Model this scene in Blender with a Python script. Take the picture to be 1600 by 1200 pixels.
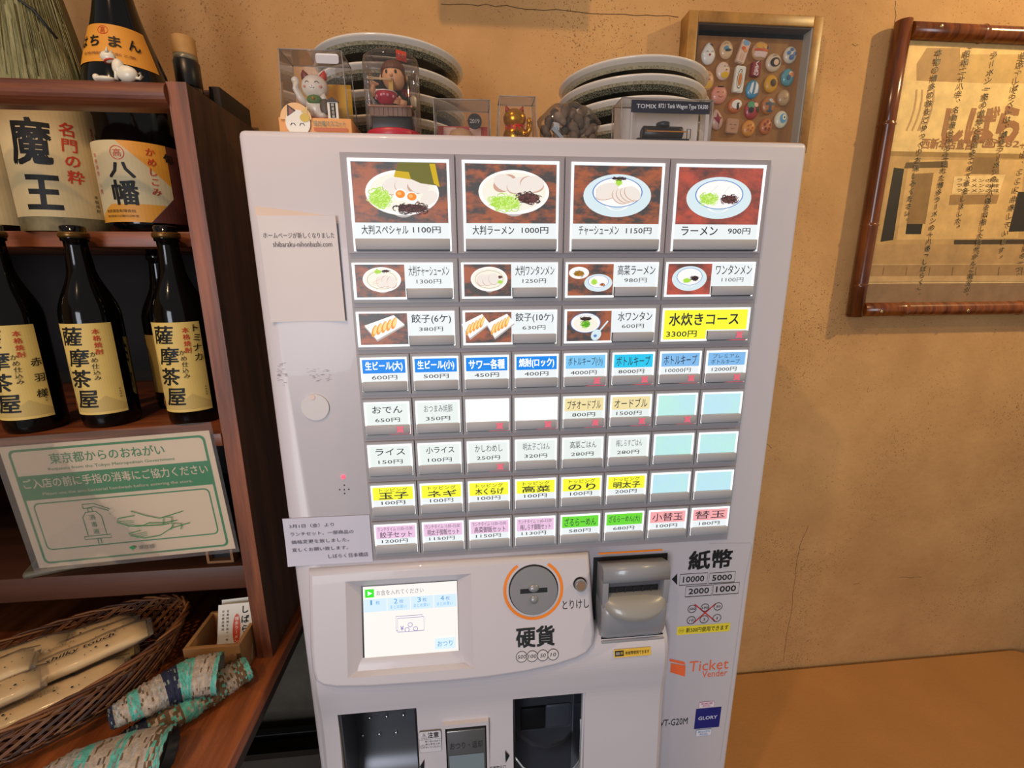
import bpy, bmesh, math, random
from mathutils import Vector, Matrix, noise
random.seed(7)
for o in list(bpy.data.objects): bpy.data.objects.remove(o)
SC = bpy.context.scene
COL = SC.collection
PI = math.pi

# ---------------------------------------------------------------- camera
F = 711.79
YAW, PITCH, ROLL = .0932464, .2327609, -.0050135
CAM = Vector((.15205, -.6287, 1.65169))
fwd = Vector((math.sin(YAW)*math.cos(PITCH), math.cos(YAW)*math.cos(PITCH), -math.sin(PITCH)))
rt0 = Vector((math.cos(YAW), -math.sin(YAW), 0)); up0 = rt0.cross(fwd)
RT = math.cos(ROLL)*rt0 + math.sin(ROLL)*up0
UP = -math.sin(ROLL)*rt0 + math.cos(ROLL)*up0
cd = bpy.data.cameras.new('camera'); cam = bpy.data.objects.new('camera', cd); COL.objects.link(cam)
cd.sensor_width = 36; cd.lens = F/1600*36; cd.clip_start = .01; cd.clip_end = 50
mw = Matrix((RT, UP, -fwd)).transposed().to_4x4(); mw.translation = CAM; cam.matrix_world = mw
SC.camera = cam
def ray(px, py): return fwd + RT*((px-800)/F) - UP*((py-600)/F)
def onplane(px, py, P0, N):
    d = ray(px, py); return CAM + d*((Vector(P0)-CAM).dot(N)/d.dot(N))
def at(px, py, Y): return onplane(px, py, (0, Y, 0), Vector((0, 1, 0)))

# ---------------------------------------------------------------- world, lights, exposure
SC.view_settings.view_transform = 'Standard'; SC.view_settings.look = 'None'
SC.view_settings.exposure = 0; SC.view_settings.gamma = 1; SC.view_settings.use_curve_mapping = False
w = bpy.data.worlds.new('world'); SC.world = w; w.use_nodes = True
w.node_tree.nodes['Background'].inputs[0].default_value = (.95, .88, .86, 1)
w.node_tree.nodes['Background'].inputs[1].default_value = .30
def area(name, loc, target, sx, sy, power, col):
    l = bpy.data.lights.new(name, 'AREA'); l.shape = 'RECTANGLE'; l.size = sx; l.size_y = sy; l.energy = power; l.color = col
    o = bpy.data.objects.new(name, l); COL.objects.link(o); o.location = loc
    o.rotation_euler = (Vector(target)-Vector(loc)).to_track_quat('-Z', 'Y').to_euler(); return o
def spot(name, loc, target, power, col, ang, blend, r):
    l = bpy.data.lights.new(name, 'SPOT'); l.energy = power; l.color = col; l.spot_size = math.radians(ang); l.spot_blend = blend; l.shadow_soft_size = r
    o = bpy.data.objects.new(name, l); COL.objects.link(o); o.location = loc
    o.rotation_euler = (Vector(target)-Vector(loc)).to_track_quat('-Z', 'Y').to_euler(); return o
area('window_daylight', (-.9, -3.0, 1.5), (.2, 0, 1.35), .9, 1.5, 46, (.86, .91, 1))
spot('ceiling_spot_right', (2.0, -.35, 2.75), (1.4, .45, 1.85), 76, (1, .72, .32), 95, .9, .025)
LL = Vector((-.3, -.75, 2.85)); spot('ceiling_spot_left', LL, (.6, .45, 1.9), 36, (1, .62, .32), 112, 1, .02)

spot('ceiling_spot_shelf', (-.75, -1.15, 2.8), (-.45, 0, 1.25), 26, (1, .70, .42), 50, .6, .03)

# ---------------------------------------------------------------- materials
def lin(h):
    h = h.lstrip('#'); c = [int(h[i:i+2], 16)/255 for i in (0, 2, 4)]
    return tuple((x/12.92 if x < .04045 else ((x+.055)/1.055)**2.4) for x in c) + (1,)
MC = {}
def nm(name):
    m = bpy.data.materials.new(name); m.use_nodes = True
    return m, m.node_tree.nodes, m.node_tree.links, m.node_tree.nodes['Principled BSDF']
def mat(h, rough=.5, metal=0, coat=0, glow=0, bump=0, bscale=200, var=0, vscale=8, spec=.5, stretch=(1, 1, 1)):
    k = (h, rough, metal, coat, glow, bump, bscale, var, vscale, spec, stretch)
    if k in MC: return MC[k]
    m, N, L, b = nm('mat_'+h.strip('#'))
    c = lin(h)
    b.inputs['Base Color'].default_value = c; b.inputs['Roughness'].default_value = rough
    b.inputs['Metallic'].default_value = metal; b.inputs['Coat Weight'].default_value = coat
    b.inputs['Specular IOR Level'].default_value = spec
    if glow:
        b.inputs['Base Color'].default_value = (c[0]*.15, c[1]*.15, c[2]*.15, 1)
        b.inputs['Emission Color'].default_value = c; b.inputs['Emission Strength'].default_value = glow
        b.inputs['Specular IOR Level'].default_value = .2
    if bump or var:
        tc = N.new('ShaderNodeTexCoord'); mp = N.new('ShaderNodeMapping'); mp.inputs['Scale'].default_value = stretch
        L.new(tc.outputs['Object'], mp.inputs[0])
    if bump:
        n = N.new('ShaderNodeTexNoise'); n.inputs['Scale'].default_value = bscale; n.inputs['Detail'].default_value = 4
        L.new(mp.outputs[0], n.inputs[0]); bp = N.new('ShaderNodeBump'); bp.inputs['Strength'].default_value = bump
        bp.inputs['Distance'].default_value = .002; L.new(n.outputs[0], bp.inputs['Height']); L.new(bp.outputs[0], b.inputs['Normal'])
    if var:
        n = N.new('ShaderNodeTexNoise'); n.inputs['Scale'].default_value = vscale; n.inputs['Detail'].default_value = 6
        L.new(mp.outputs[0], n.inputs[0]); r = N.new('ShaderNodeValToRGB')
        r.color_ramp.elements[0].position = .3; r.color_ramp.elements[1].position = .7
        r.color_ramp.elements[0].color = tuple(x*(1-var) for x in c[:3])+(1,); r.color_ramp.elements[1].color = tuple(min(1, x*(1+var)) for x in c[:3])+(1,)
        L.new(n.outputs[0], r.inputs[0]); L.new(r.outputs[0], b.inputs['Emission Color' if glow else 'Base Color'])
    MC[k] = m; return m
def ink(h): return mat(h, .55, spec=.3)
def lit(h, g=1.0): return mat(h, .4, glow=g)
def noise_mix(name, h1, h2, scale, p0, p1, rough=.6, glow=0, stretch=(1, 1, 1), specks=None, bump=0, bscale=60, detail=6):
    m, N, L, b = nm(name)
    tc = N.new('ShaderNodeTexCoord'); mp = N.new('ShaderNodeMapping'); mp.inputs['Scale'].default_value = stretch
    L.new(tc.outputs['Object'], mp.inputs[0])
    n = N.new('ShaderNodeTexNoise'); n.inputs['Scale'].default_value = scale; n.inputs['Detail'].default_value = detail; n.inputs['Roughness'].default_value = .65
    L.new(mp.outputs[0], n.inputs[0])
    r = N.new('ShaderNodeValToRGB'); e = r.color_ramp.elements; e[0].position = p0; e[1].position = p1; e[0].color = lin(h1); e[1].color = lin(h2)
    L.new(n.outputs[0], r.inputs[0]); out = r.outputs[0]
    if specks:
        hs, ss, th = specks
        n2 = N.new('ShaderNodeTexNoise'); n2.inputs['Scale'].default_value = ss; n2.inputs['Detail'].default_value = 3
        L.new(tc.outputs['Object'], n2.inputs[0])
        n3 = N.new('ShaderNodeTexNoise'); n3.inputs['Scale'].default_value = 5; n3.inputs['Detail'].default_value = 2
        L.new(tc.outputs['Object'], n3.inputs[0])
        ad = N.new('ShaderNodeMath'); ad.operation = 'MULTIPLY_ADD'; L.new(n3.outputs[0], ad.inputs[0]); ad.inputs[1].default_value = .28; L.new(n2.outputs[0], ad.inputs[2])
        r2 = N.new('ShaderNodeValToRGB'); r2.color_ramp.elements[0].position = th; r2.color_ramp.elements[1].position = th+.035
        L.new(ad.outputs[0], r2.inputs[0]); mx = N.new('ShaderNodeMix'); mx.data_type = 'RGBA'
        L.new(r2.outputs[0], mx.inputs[0]); L.new(out, mx.inputs[6]); mx.inputs[7].default_value = lin(hs); out = mx.outputs[2]
    if glow:
        b.inputs['Base Color'].default_value = (.02, .02, .02, 1); L.new(out, b.inputs['Emission Color']); b.inputs['Emission Strength'].default_value = glow
    else: L.new(out, b.inputs['Base Color'])
    b.inputs['Roughness'].default_value = rough
    if bump:
        n4 = N.new('ShaderNodeTexNoise'); n4.inputs['Scale'].default_value = bscale; n4.inputs['Detail'].default_value = 5
        L.new(mp.outputs[0], n4.inputs[0]); bp = N.new('ShaderNodeBump'); bp.inputs['Strength'].default_value = bump; bp.inputs['Distance'].default_value = .003
        L.new(n4.outputs[0], bp.inputs['Height']); L.new(bp.outputs[0], b.inputs['Normal'])
    return m
def clear(name, tint=(1, 1, 1), rough=.03, fac=.12, haze=0.0):
    m = bpy.data.materials.new(name); m.use_nodes = True; N = m.node_tree.nodes; L = m.node_tree.links; N.clear()
    o = N.new('ShaderNodeOutputMaterial'); t = N.new('ShaderNodeBsdfTransparent'); g = N.new('ShaderNodeBsdfGlossy'); mx = N.new('ShaderNodeMixShader')
    t.inputs[0].default_value = (*tint, 1); g.inputs['Roughness'].default_value = rough
    lw = N.new('ShaderNodeFresnel'); lw.inputs[0].default_value = 1.45
    ma = N.new('ShaderNodeMath'); ma.operation = 'MULTIPLY'; L.new(lw.outputs[0], ma.inputs[0]); ma.inputs[1].default_value = .5+fac
    L.new(ma.outputs[0], mx.inputs[0]); L.new(t.outputs[0], mx.inputs[1]); L.new(g.outputs[0], mx.inputs[2])
    out = mx.outputs[0]
    if haze:
        d = N.new('ShaderNodeBsdfDiffuse'); d.inputs[0].default_value = (.8, .78, .75, 1); m2 = N.new('ShaderNodeMixShader'); m2.inputs[0].default_value = haze
        L.new(out, m2.inputs[1]); L.new(d.outputs[0], m2.inputs[2]); out = m2.outputs[0]
    L.new(out, o.inputs[0]); return m

WALL = noise_mix('ochre_plaster', '#a87c4c', '#c79a64', 3.2, .28, .74, .9, specks=('#7a5630', 330, .80), bump=.45, bscale=55, detail=9)
WOOD = noise_mix('reddish_wood', '#4a2412', '#a25c38', 42, .3, .72, .45, stretch=(1, 1, .07), bump=.2, bscale=60)
WOODH = noise_mix('reddish_wood_lengthwise', '#4a1f10', '#9c5630', 42, .3, .72, .4, stretch=(.07, 1, 1), bump=.2, bscale=60)
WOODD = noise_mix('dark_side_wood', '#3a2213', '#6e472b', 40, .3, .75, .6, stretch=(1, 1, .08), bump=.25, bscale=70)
TABLEW = noise_mix('table_wood', '#5c2a12', '#a85c2e', 45, .3, .72, .35, stretch=(1, .07, 1), bump=.2, bscale=60)
MASU = noise_mix('pale_cypress', '#96683c', '#b98a56', 12, .3, .7, .55, stretch=(.3, 1, 1))
BACKD = mat('#17110d', .9, var=.3)
BODY = mat('#c9c2c6', .4, var=.02, vscale=3, coat=.12)
TRAY = mat('#a09799', .45)
TRAYG = mat('#9c999b', .5)
BAR = mat('#aeacae', .6, var=.03)
BLACK = mat('#101012', .5)
GLASSDK = mat('#060505', .09, spec=.35)
STEEL = mat('#6f6f72', .28, metal=1)
STEELD = mat('#606166', .34, metal=.55)
CLEAR = clear('clear_plastic', (.96, .94, .93), .03, .12, .02)
CLEARB = clear('clear_box_plastic', (.95, .92, .9), .05, .2, .025)
SMOKE = clear('smoked_clear_cover', (.66, .68, .72), .05, .3)
PAPER = mat('#dcd3d2', .7, var=.03, vscale=4)
CER = mat('#d9cfc2', .18, coat=.6)

# ---------------------------------------------------------------- builders
LOC = {}
class M:
    def __init__(s): s.v = []; s.f = []; s.mi = []; s.sm = []; s.mats = []
    def m(s, mt):
        if mt not in s.mats: s.mats.append(mt)
        return s.mats.index(mt)
    def add(s, vs, fs, mt, smooth=False, T=None):
        b = len(s.v); i = s.m(mt)
        for v in vs:
            v = Vector(v); s.v.append(T @ v if T is not None else v)
        for f in fs: s.f.append([b+k for k in f]); s.mi.append(i); s.sm.append(smooth)
        return s
    def box(s, x0, x1, y0, y1, z0, z1, mt, bev=0, T=None, seg=2):
        bm = bmesh.new(); bmesh.ops.create_cube(bm, size=1)
        for v in bm.verts: v.co = Vector(((x0+x1)/2+v.co.x*(x1-x0), (y0+y1)/2+v.co.y*(y1-y0), (z0+z1)/2+v.co.z*(z1-z0)))
        if bev: bmesh.ops.bevel(bm, geom=bm.edges[:], offset=bev, segments=seg, affect='EDGES', profile=.5)
        return s.frombm(bm, mt, bool(bev), T)
    def frombm(s, bm, mt, smooth=False, T=None):
        bm.verts.index_update()
        s.add([v.co.copy() for v in bm.verts], [[v.index for v in f.verts] for f in bm.faces], mt, smooth, T); bm.free(); return s
    def loft(s, rings, mt, smooth=True, closed=True, cap0=True, cap1=True, T=None):
        n = len(rings[0]); vs = [p for r in rings for p in r]; fs = []
        for i in range(len(rings)-1):
            for j in range(n if closed else n-1):
                k = (j+1) % n; fs.append([i*n+j, i*n+k, (i+1)*n+k, (i+1)*n+j])
        s.add(vs, fs, mt, smooth, T)
        if cap0: s.add(rings[0], [list(range(n))[::-1]], mt, False, T)
        if cap1: s.add(rings[-1], [list(range(n))], mt, False, T)
        return s
    def lathe(s, prof, c, mt, n=32, T=None, cap0=True, cap1=True, sx=1, sy=1):
        rings = [[Vector((c[0]+r*sx*math.cos(2*PI*j/n), c[1]+r*sy*math.sin(2*PI*j/n), c[2]+z)) for j in range(n)] for r, z in prof]
        return s.loft(rings, mt, True, True, cap0, cap1, T)
    def tube(s, pts, r, mt, n=8, T=None, caps=True, flat=1):
        pts = [Vector(p) for p in pts]; rr = r if isinstance(r, (list, tuple)) else [r]*len(pts); rings = []
        up = Vector((0, 0, 1))
        t0 = (pts[1]-pts[0]).normalized()
        if abs(t0.dot(up)) > .95: up = Vector((0, 1, 0))
        for i, p in enumerate(pts):
            t = (pts[min(i+1, len(pts)-1)]-pts[max(i-1, 0)]).normalized()
            a = t.cross(up)
            if a.length < 1e-4: a = t.orthogonal()
            a.normalize(); b = t.cross(a).normalized()
            rings.append([p+(a*math.cos(2*PI*j/n)+b*math.sin(2*PI*j/n)*flat)*rr[i] for j in range(n)])
        return s.loft(rings, mt, True, True, caps, caps, T)
    def ell(s, c, r, mt, nu=16, nv=10, T=None, f=None):
        vs = []; fs = []; c = Vector(c); r = r if isinstance(r, (tuple, list)) else (r, r, r)
        for i in range(nv+1):
            th = PI*i/nv
            for j in range(nu):
                ph = 2*PI*j/nu; d = Vector((math.sin(th)*math.cos(ph), math.sin(th)*math.sin(ph), math.cos(th)))
                q = Vector((d.x*r[0], d.y*r[1], d.z*r[2]))
                if f: q = f(q, d)
                vs.append(c+q)
        for i in range(nv):
            for j in range(nu): fs.append([i*nu+j, (i+1)*nu+j, (i+1)*nu+(j+1) % nu, i*nu+(j+1) % nu])
        return s.add(vs, fs, mt, True, T)
    def prism(s, poly, fr, d0, d1, mt, smooth=False):
        a = [fr.p(u, v, d0) for u, v in poly]; b = [fr.p(u, v, d1) for u, v in poly]; n = len(poly)
        s.add(a+b, [list(range(n))[::-1], [n+i for i in range(n)]], mt, False)
        s.add(a+b, [[i, (i+1) % n, n+(i+1) % n, n+i] for i in range(n)], mt, smooth)
        return s
    def build(s, name, parent=None, label=None, **pr):
        me = bpy.data.meshes.new(name); off = Vector(LOC.get(parent.name, (0, 0, 0))) if parent else Vector(pr.pop('loc', (0, 0, 0)))
        me.from_pydata([v-off for v in s.v], [], s.f)
        for mt in s.mats: me.materials.append(mt)
        me.polygons.foreach_set('material_index', s.mi); me.polygons.foreach_set('use_smooth', s.sm); me.update()
        bm = bmesh.new(); bm.from_mesh(me); bmesh.ops.remove_doubles(bm, verts=bm.verts, dist=1e-7)
        bm.to_mesh(me); bm.free()
        o = bpy.data.objects.new(name, me); COL.objects.link(o)
        if parent: o.parent = parent
        else: o.location = off
        LOC[o.name] = tuple(off)
        if label: o['label'] = label
        for k, v in pr.items(): o[k] = v
        return o
def thing(name, label, cat, loc=(0, 0, 0), group=None):
    o = bpy.data.objects.new(name, None); COL.objects.link(o); o.location = loc; o.empty_display_size = .02
    o['label'] = label; o['category'] = cat
    if group: o['group'] = group
    LOC[o.name] = tuple(loc); return o
class Fr:
    def __init__(s, O, U, V):
        s.O = Vector(O); s.U = Vector(U).normalized(); s.V = Vector(V).normalized(); s.N = s.U.cross(s.V).normalized(); s.curved = 0
    def p(s, u, v, h=0): return s.O+s.U*u+s.V*v+s.N*h
    def px(s, x, y):
        q = onplane(x, y, s.O, s.N)-s.O; return q.dot(s.U), q.dot(s.V)
def front(Y, X=0, Z=0): return Fr((X, Y, Z), (1, 0, 0), (0, 0, 1))
class Cyl:
    def __init__(s, c, r, a0=0, rf=None): s.c = Vector(c); s.r = r; s.a0 = a0; s.curved = r*math.radians(5); s.rf = rf
    def p(s, u, v, h=0):
        r0 = s.rf(v) if s.rf else s.r
        a = s.a0+u/s.r; return Vector((s.c.x+(r0+h)*math.sin(a), s.c.y-(r0+h)*math.cos(a), s.c.z+v))
TXT = {}
def text_mesh(t, bold):
    k = (t, bold)
    if k in TXT: return TXT[k]
    cu = bpy.data.curves.new('text', 'FONT'); cu.body = t; cu.resolution_u = 2; cu.offset = bold; cu.fill_mode = 'FRONT'
    ob = bpy.data.objects.new('text', cu); COL.objects.link(ob); dg = bpy.context.evaluated_depsgraph_get()
    me = bpy.data.meshes.new_from_object(ob.evaluated_get(dg))
    vs = [(v.co.x, v.co.y) for v in me.vertices]; fs = [tuple(p.vertices) for p in me.polygons]
    bpy.data.objects.remove(ob); bpy.data.curves.remove(cu); bpy.data.meshes.remove(me)
    if vs:
        x0 = min(v[0] for v in vs); x1 = max(v[0] for v in vs); y0 = min(v[1] for v in vs); y1 = max(v[1] for v in vs)
    else: x0 = y0 = 0; x1 = y1 = 1
    TXT[k] = (vs, fs, (x0, y0, x1, y1)); return TXT[k]
class Pr:
    """flat print: layers of ink on a frame or cylinder, a hair's breadth apart"""
    def __init__(s, fr, h=.0003, dh=.00012): s.fr = fr; s.h = h; s.dh = dh; s.m = M()
    def put(s, vs, fs, mt):
        s.h += s.dh
        if getattr(s.fr, 'grid', 0):
            bm = bmesh.new(); bv = [bm.verts.new((x, y, 0)) for x, y in vs]
            for f in fs: bm.faces.new([bv[i] for i in f])
            for ax in (0, 1):
                us = [v[ax] for v in vs]; k = math.floor(min(us)/s.fr.grid)+1
                while k*s.fr.grid < max(us):
                    bmesh.ops.bisect_plane(bm, geom=bm.verts[:]+bm.edges[:]+bm.faces[:], plane_co=(k*s.fr.grid, k*s.fr.grid, 0), plane_no=(1-ax, ax, 0)); k += 1
            bm.verts.index_update(); vs = [(v.co.x, v.co.y) for v in bm.verts]; fs = [[v.index for v in f.verts] for f in bm.faces]; bm.free()
        if s.fr.curved:
            bm = bmesh.new(); bv = [bm.verts.new((x, y, 0)) for x, y in vs]
            for f in fs:
                try: bm.faces.new([bv[i] for i in f])
                except ValueError: pass
            us = [v[0] for v in vs]; st = s.fr.curved; k = math.floor(min(us)/st)+1
            while k*st < max(us):
                bmesh.ops.bisect_plane(bm, geom=bm.verts[:]+bm.edges[:]+bm.faces[:], plane_co=(k*st, 0, 0), plane_no=(1, 0, 0)); k += 1
            bm.verts.index_update(); vs = [(v.co.x, v.co.y) for v in bm.verts]; fs = [[v.index for v in f.verts] for f in bm.faces]; bm.free()
        s.m.add([s.fr.p(x, y, s.h) for x, y in vs], fs, mt)
    def poly(s, p, mt): s.put(p, [list(range(len(p)))], mt)
    def rect(s, u0, v0, u1, v1, mt): s.poly([(u0, v0), (u1, v0), (u1, v1), (u0, v1)], mt)
    def rrect(s, u0, v0, u1, v1, r, mt): s.poly(rr(u0, v0, u1, v1, r), mt)
    def ell(s, c, a, b, mt, n=28, rot=0, a0=0, a1=2*PI):
        cr, sr = math.cos(rot), math.sin(rot); p = []
        for i in range(n):
            t = a0+(a1-a0)*i/n; x, y = a*math.cos(t), b*math.sin(t); p.append((c[0]+x*cr-y*sr, c[1]+x*sr+y*cr))
        s.poly(p, mt)
    def ring(s, c, a, b, w, mt, n=32, t0=0, t1=2*PI):
        vs = []; fs = []
        for i in range(n+1):
            t = t0+(t1-t0)*i/n; vs += [(c[0]+a*math.cos(t), c[1]+b*math.sin(t)), (c[0]+(a-w)*math.cos(t), c[1]+(b-w)*math.sin(t))]
        for i in range(n): fs.append([2*i, 2*i+2, 2*i+3, 2*i+1])
        s.put(vs, fs, mt)
    def outline(s, p, w, mt):
        s.line(list(p)+[p[0], p[1]], w, mt)
    def line(s, pts, w, mt):
        vs = []; fs = []
        for i, (x, y) in enumerate(pts):
            a = pts[max(i-1, 0)]; b = pts[min(i+1, len(pts)-1)]; dx, dy = b[0]-a[0], b[1]-a[1]; L = math.hypot(dx, dy) or 1
            nx, ny = -dy/L*w/2, dx/L*w/2; vs += [(x+nx, y+ny), (x-nx, y-ny)]
        for i in range(len(pts)-1): fs.append([2*i, 2*i+1, 2*i+3, 2*i+2])
        s.put(vs, fs, mt)
    def text(s, t, u0, v0, u1, v1, mt, bold=0, slant=0, keep=False, align='c'):
        vs, fs, (x0, y0, x1, y1) = text_mesh(t, 0)
        sx = (u1-u0)/(x1-x0); sy = (v1-v0)/(y1-y0)
        if keep:
            k = min(sx, sy); ww = (x1-x0)*k; hh = (y1-y0)*k
            if align == 'c': u0 = (u0+u1)/2-ww/2
            v0 = (v0+v1)/2-hh/2; sx = sy = k
        d = max(0, bold)*min(sx, sy)*.9; h0 = s.h
        for dx, dy in (((-d, -d), (d, -d), (-d, d), (d, d)) if d else ((0, 0),)):
            s.put([(u0+(x-x0)*sx+slant*(y-y0)*sy+dx, v0+(y-y0)*sy+dy) for x, y in vs], fs, mt); s.h -= s.dh*.85
        s.h = h0+s.dh
    def vtext(s, t, u, vtop, size, pitch, mt, bold=0, slant=0, jit=0):
        h0 = s.h
        for i, ch in enumerate(t):
            if ch == ' ': continue
            vs, fs, (x0, y0, x1, y1) = text_mesh(ch, 0); cx = (x0+x1)/2; cy = (y0+y1)/2; v = vtop-pitch*(i+.5); k = size
            j = random.uniform(-jit, jit)
            if ch in 'ー「」': pts = [((y-cy)*k, -(x-cx)*k) for x, y in vs]
            else: pts = [((x-cx)*k+slant*(y-cy)*k, (y-cy)*k) for x, y in vs]
            if ch in '、。': pts = [(x+size*.3, y+size*.3) for x, y in pts]
            d = bold*size*.9
            for dx, dy in (((-d, -d), (d, -d), (-d, d), (d, d)) if d > 0 else ((0, 0),)):
                s.put([(u+x+j+dx, v+y+dy) for x, y in pts], fs, mt); s.h -= s.dh*.85
            s.h = h0
        s.h += s.dh
    def build(s, name, parent, label=None, **k): return s.m.build(name, parent, label, **k)
def rr(u0, v0, u1, v1, r, n=5):
    p = []
    for cx, cy, a in ((u1-r, v1-r, 0), (u0+r, v1-r, 90), (u0+r, v0+r, 180), (u1-r, v0+r, 270)):
        for i in range(n+1): t = math.radians(a+90*i/n); p.append((cx+r*math.cos(t), cy+r*math.sin(t)))
    return p
def rotz(a, c=(0, 0, 0)): return Matrix.Translation(c) @ Matrix.Rotation(a, 4, 'Z')

# ================================================================ room
WY = .45
o = M().box(-2.6, 3.4, WY, WY+.12, 0, 2.9, WALL).build('wall_back'); o['kind'] = 'structure'
m = noise_mix('dark_floor', '#2c261f', '#3d352b', 4, .3, .7, .6)
o = M().box(-2.6, 3.4, -3.4, WY, -.08, 0, m).build('floor'); o['kind'] = 'structure'
o = M().box(-2.72, -2.6, -3.4, WY+.12, 0, 2.9, WALL).build('wall_left'); o['kind'] = 'structure'
def polyline_px(pts, Y): return [(q.x, q.z) for q in (at(x, y, Y) for x, y in pts)]
# cracks and trowel marks as fine relief lines of the wall
cr = mat('#4a3220', .95)
P = Pr(front(WY), .0004, 0)
def crack(pts, w=.0008):
    pp = polyline_px(pts, WY); q = []
    for (a, b), (c, d) in zip(pp[:-1], pp[1:]):
        for i in range(6): t = i/6; q.append((a+(c-a)*t+random.uniform(-.0025, .0025), b+(d-b)*t+random.uniform(-.0025, .0025)))
    q.append(pp[-1]); P.line(q, w, cr)
crack([(690, 5), (760, 8), (850, 15), (960, 22), (1060, 27)], .0012)
crack([(1262, 820), (1245, 870), (1238, 940), (1224, 1035)])
crack([(1400, 0), (1398, 40)]); crack([(1333, 913), (1343, 911)]); crack([(1405, 902), (1440, 902)]); crack([(1250, 858), (1256, 858)])
crack([(1332, 70), (1340, 71)]); crack([(1196, 690), (1206, 700)])
P.build('plaster_crack', bpy.data.objects['wall_back'])

M().box(-2.6, .3, WY-.008, WY-.0002, 0, .98, noise_mix('shade_tinted_plaster', '#3a352b', '#575045', 6, .3, .7, .9, bump=.3, bscale=90)).build('shade_panel_1', None, kind='structure')  # dark sheet painting in the shade on the wall under the table
# bench at the right
t = thing('wall_bench', 'brown upholstered wall bench seat with a rounded corner right of the machine', 'bench', (1.28, .2, 0))
seat = mat('#ac7840', .75, bump=.3, bscale=180, var=.08, vscale=5)
bm = bmesh.new(); pl = rr(.66, -.3, 1.9, .44, .05)
fr = Fr((0, 0, .40), (1, 0, 0), (0, 1, 0))
M().prism(pl, fr, 0, .075, seat).build('seat', t)
M().box(.68, 1.88, -.25, .42, .0, .399, mat('#4a2c18', .6)).build('base', t)

# unseen board added above the view to cast a shadow on the wall
t = thing('shadow_caster', 'unseen wooden board added over the machine to cast a shadow on the wall', 'board', (.5, .2, 2.45))
hb0, hb1 = [LL+(at(x, y, WY)-LL)*.79 for x, y in ((690, 38), (920, 52))]
M().box(hb0.x, hb1.x, hb0.y, hb0.y+.012, hb0.z, hb0.z+.16, WOODH).build('panel', t)  # added unseen board that casts the wall shadow
for x in (hb0.x+.03, hb1.x-.03): M().tube([(x, hb0.y+.006, hb0.z+.16), (x, hb0.y+.006, 2.9)], .0015, BLACK).build('cord', t)

# ================================================================ bottle shelf and its table
TZ = 1.0375
t = thing('side_table', 'reddish wooden table with black metal legs carrying the bottle shelf', 'table', (-.45, .1, 0))
M().box(-.80, -.173, -.34, .44, TZ-.022, TZ, TABLEW, .003).build('table_top', t)
M().box(-.80, -.176, -.337, .437, TZ-.04, TZ-.022, mat('#2a2018', .7)).build('edge_band', t)
for x, y, s in ((-.215, -.1, -1), (-.215, .3, 1), (-.74, -.2, -1), (-.74, .3, 1)):
    M().tube([(x, y, TZ-.04), (x-.02, y+s*.02, .5), (x-.05, y+s*.06, 0)], .013, BLACK, 10).ell((x, y, TZ-.07), .026, BLACK).build('leg', t)
M().box(-.78, -.12, .385, .405, .455, .475, BLACK, .003).build('stretcher', t)
M().box(-.78, -.2, .30, .315, .0, .5, mat('#3a332a', .9, var=.2)).build('modesty_panel', t)

t = thing('bottle_shelf', 'dark reddish wooden shelf unit holding sake bottles left of the machine', 'shelf', (-.5, .2, TZ))
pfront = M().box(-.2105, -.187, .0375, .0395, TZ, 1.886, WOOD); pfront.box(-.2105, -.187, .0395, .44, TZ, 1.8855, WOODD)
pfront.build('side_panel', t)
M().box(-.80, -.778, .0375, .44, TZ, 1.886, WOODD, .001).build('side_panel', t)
def rail(x0, x1, y0, y1, z0, z1, name, mt):
    r = (z1-z0)/2; p = [(y1, z0)]+[(y0+r-r*math.cos(a)*1.0, (z0+z1)/2+r*math.sin(a)) for a in [math.radians(q) for q in range(-90, 91, 15)]]+[(y1, z1)]
    mm = M(); rings = [[Vector((x, y, z)) for y, z in p] for x in (x0, x1)]; mm.loft(rings, mt, False); return mm.build(name, t)
rail(-.778, -.2105, .03, .06, 1.857, 1.886, 'guard_rail', WOODH)
rail(-.778, -.288, .305, .42, 1.942, 1.973, 'rear_rail', WOODH)
M().box(-.2878, -.269, .305, .42, 1.925, 1.975, mat('#1d120b', .7), .002).build('rail_end', t)
M().box(-.778, -.2105, .14, .42, 1.697, 1.7195, WOODH, .001).build('shelf_board', t)
M().box(-.778, -.2105, .035, .42, 1.412, 1.4315, WOODH, .001).build('shelf_board', t)
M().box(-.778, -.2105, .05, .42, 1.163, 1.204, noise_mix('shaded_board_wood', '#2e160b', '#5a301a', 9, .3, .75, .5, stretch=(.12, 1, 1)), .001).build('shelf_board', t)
M().box(-.778, -.2105, .425, .44, TZ, 1.85, BACKD).build('back_panel', t)

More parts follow.
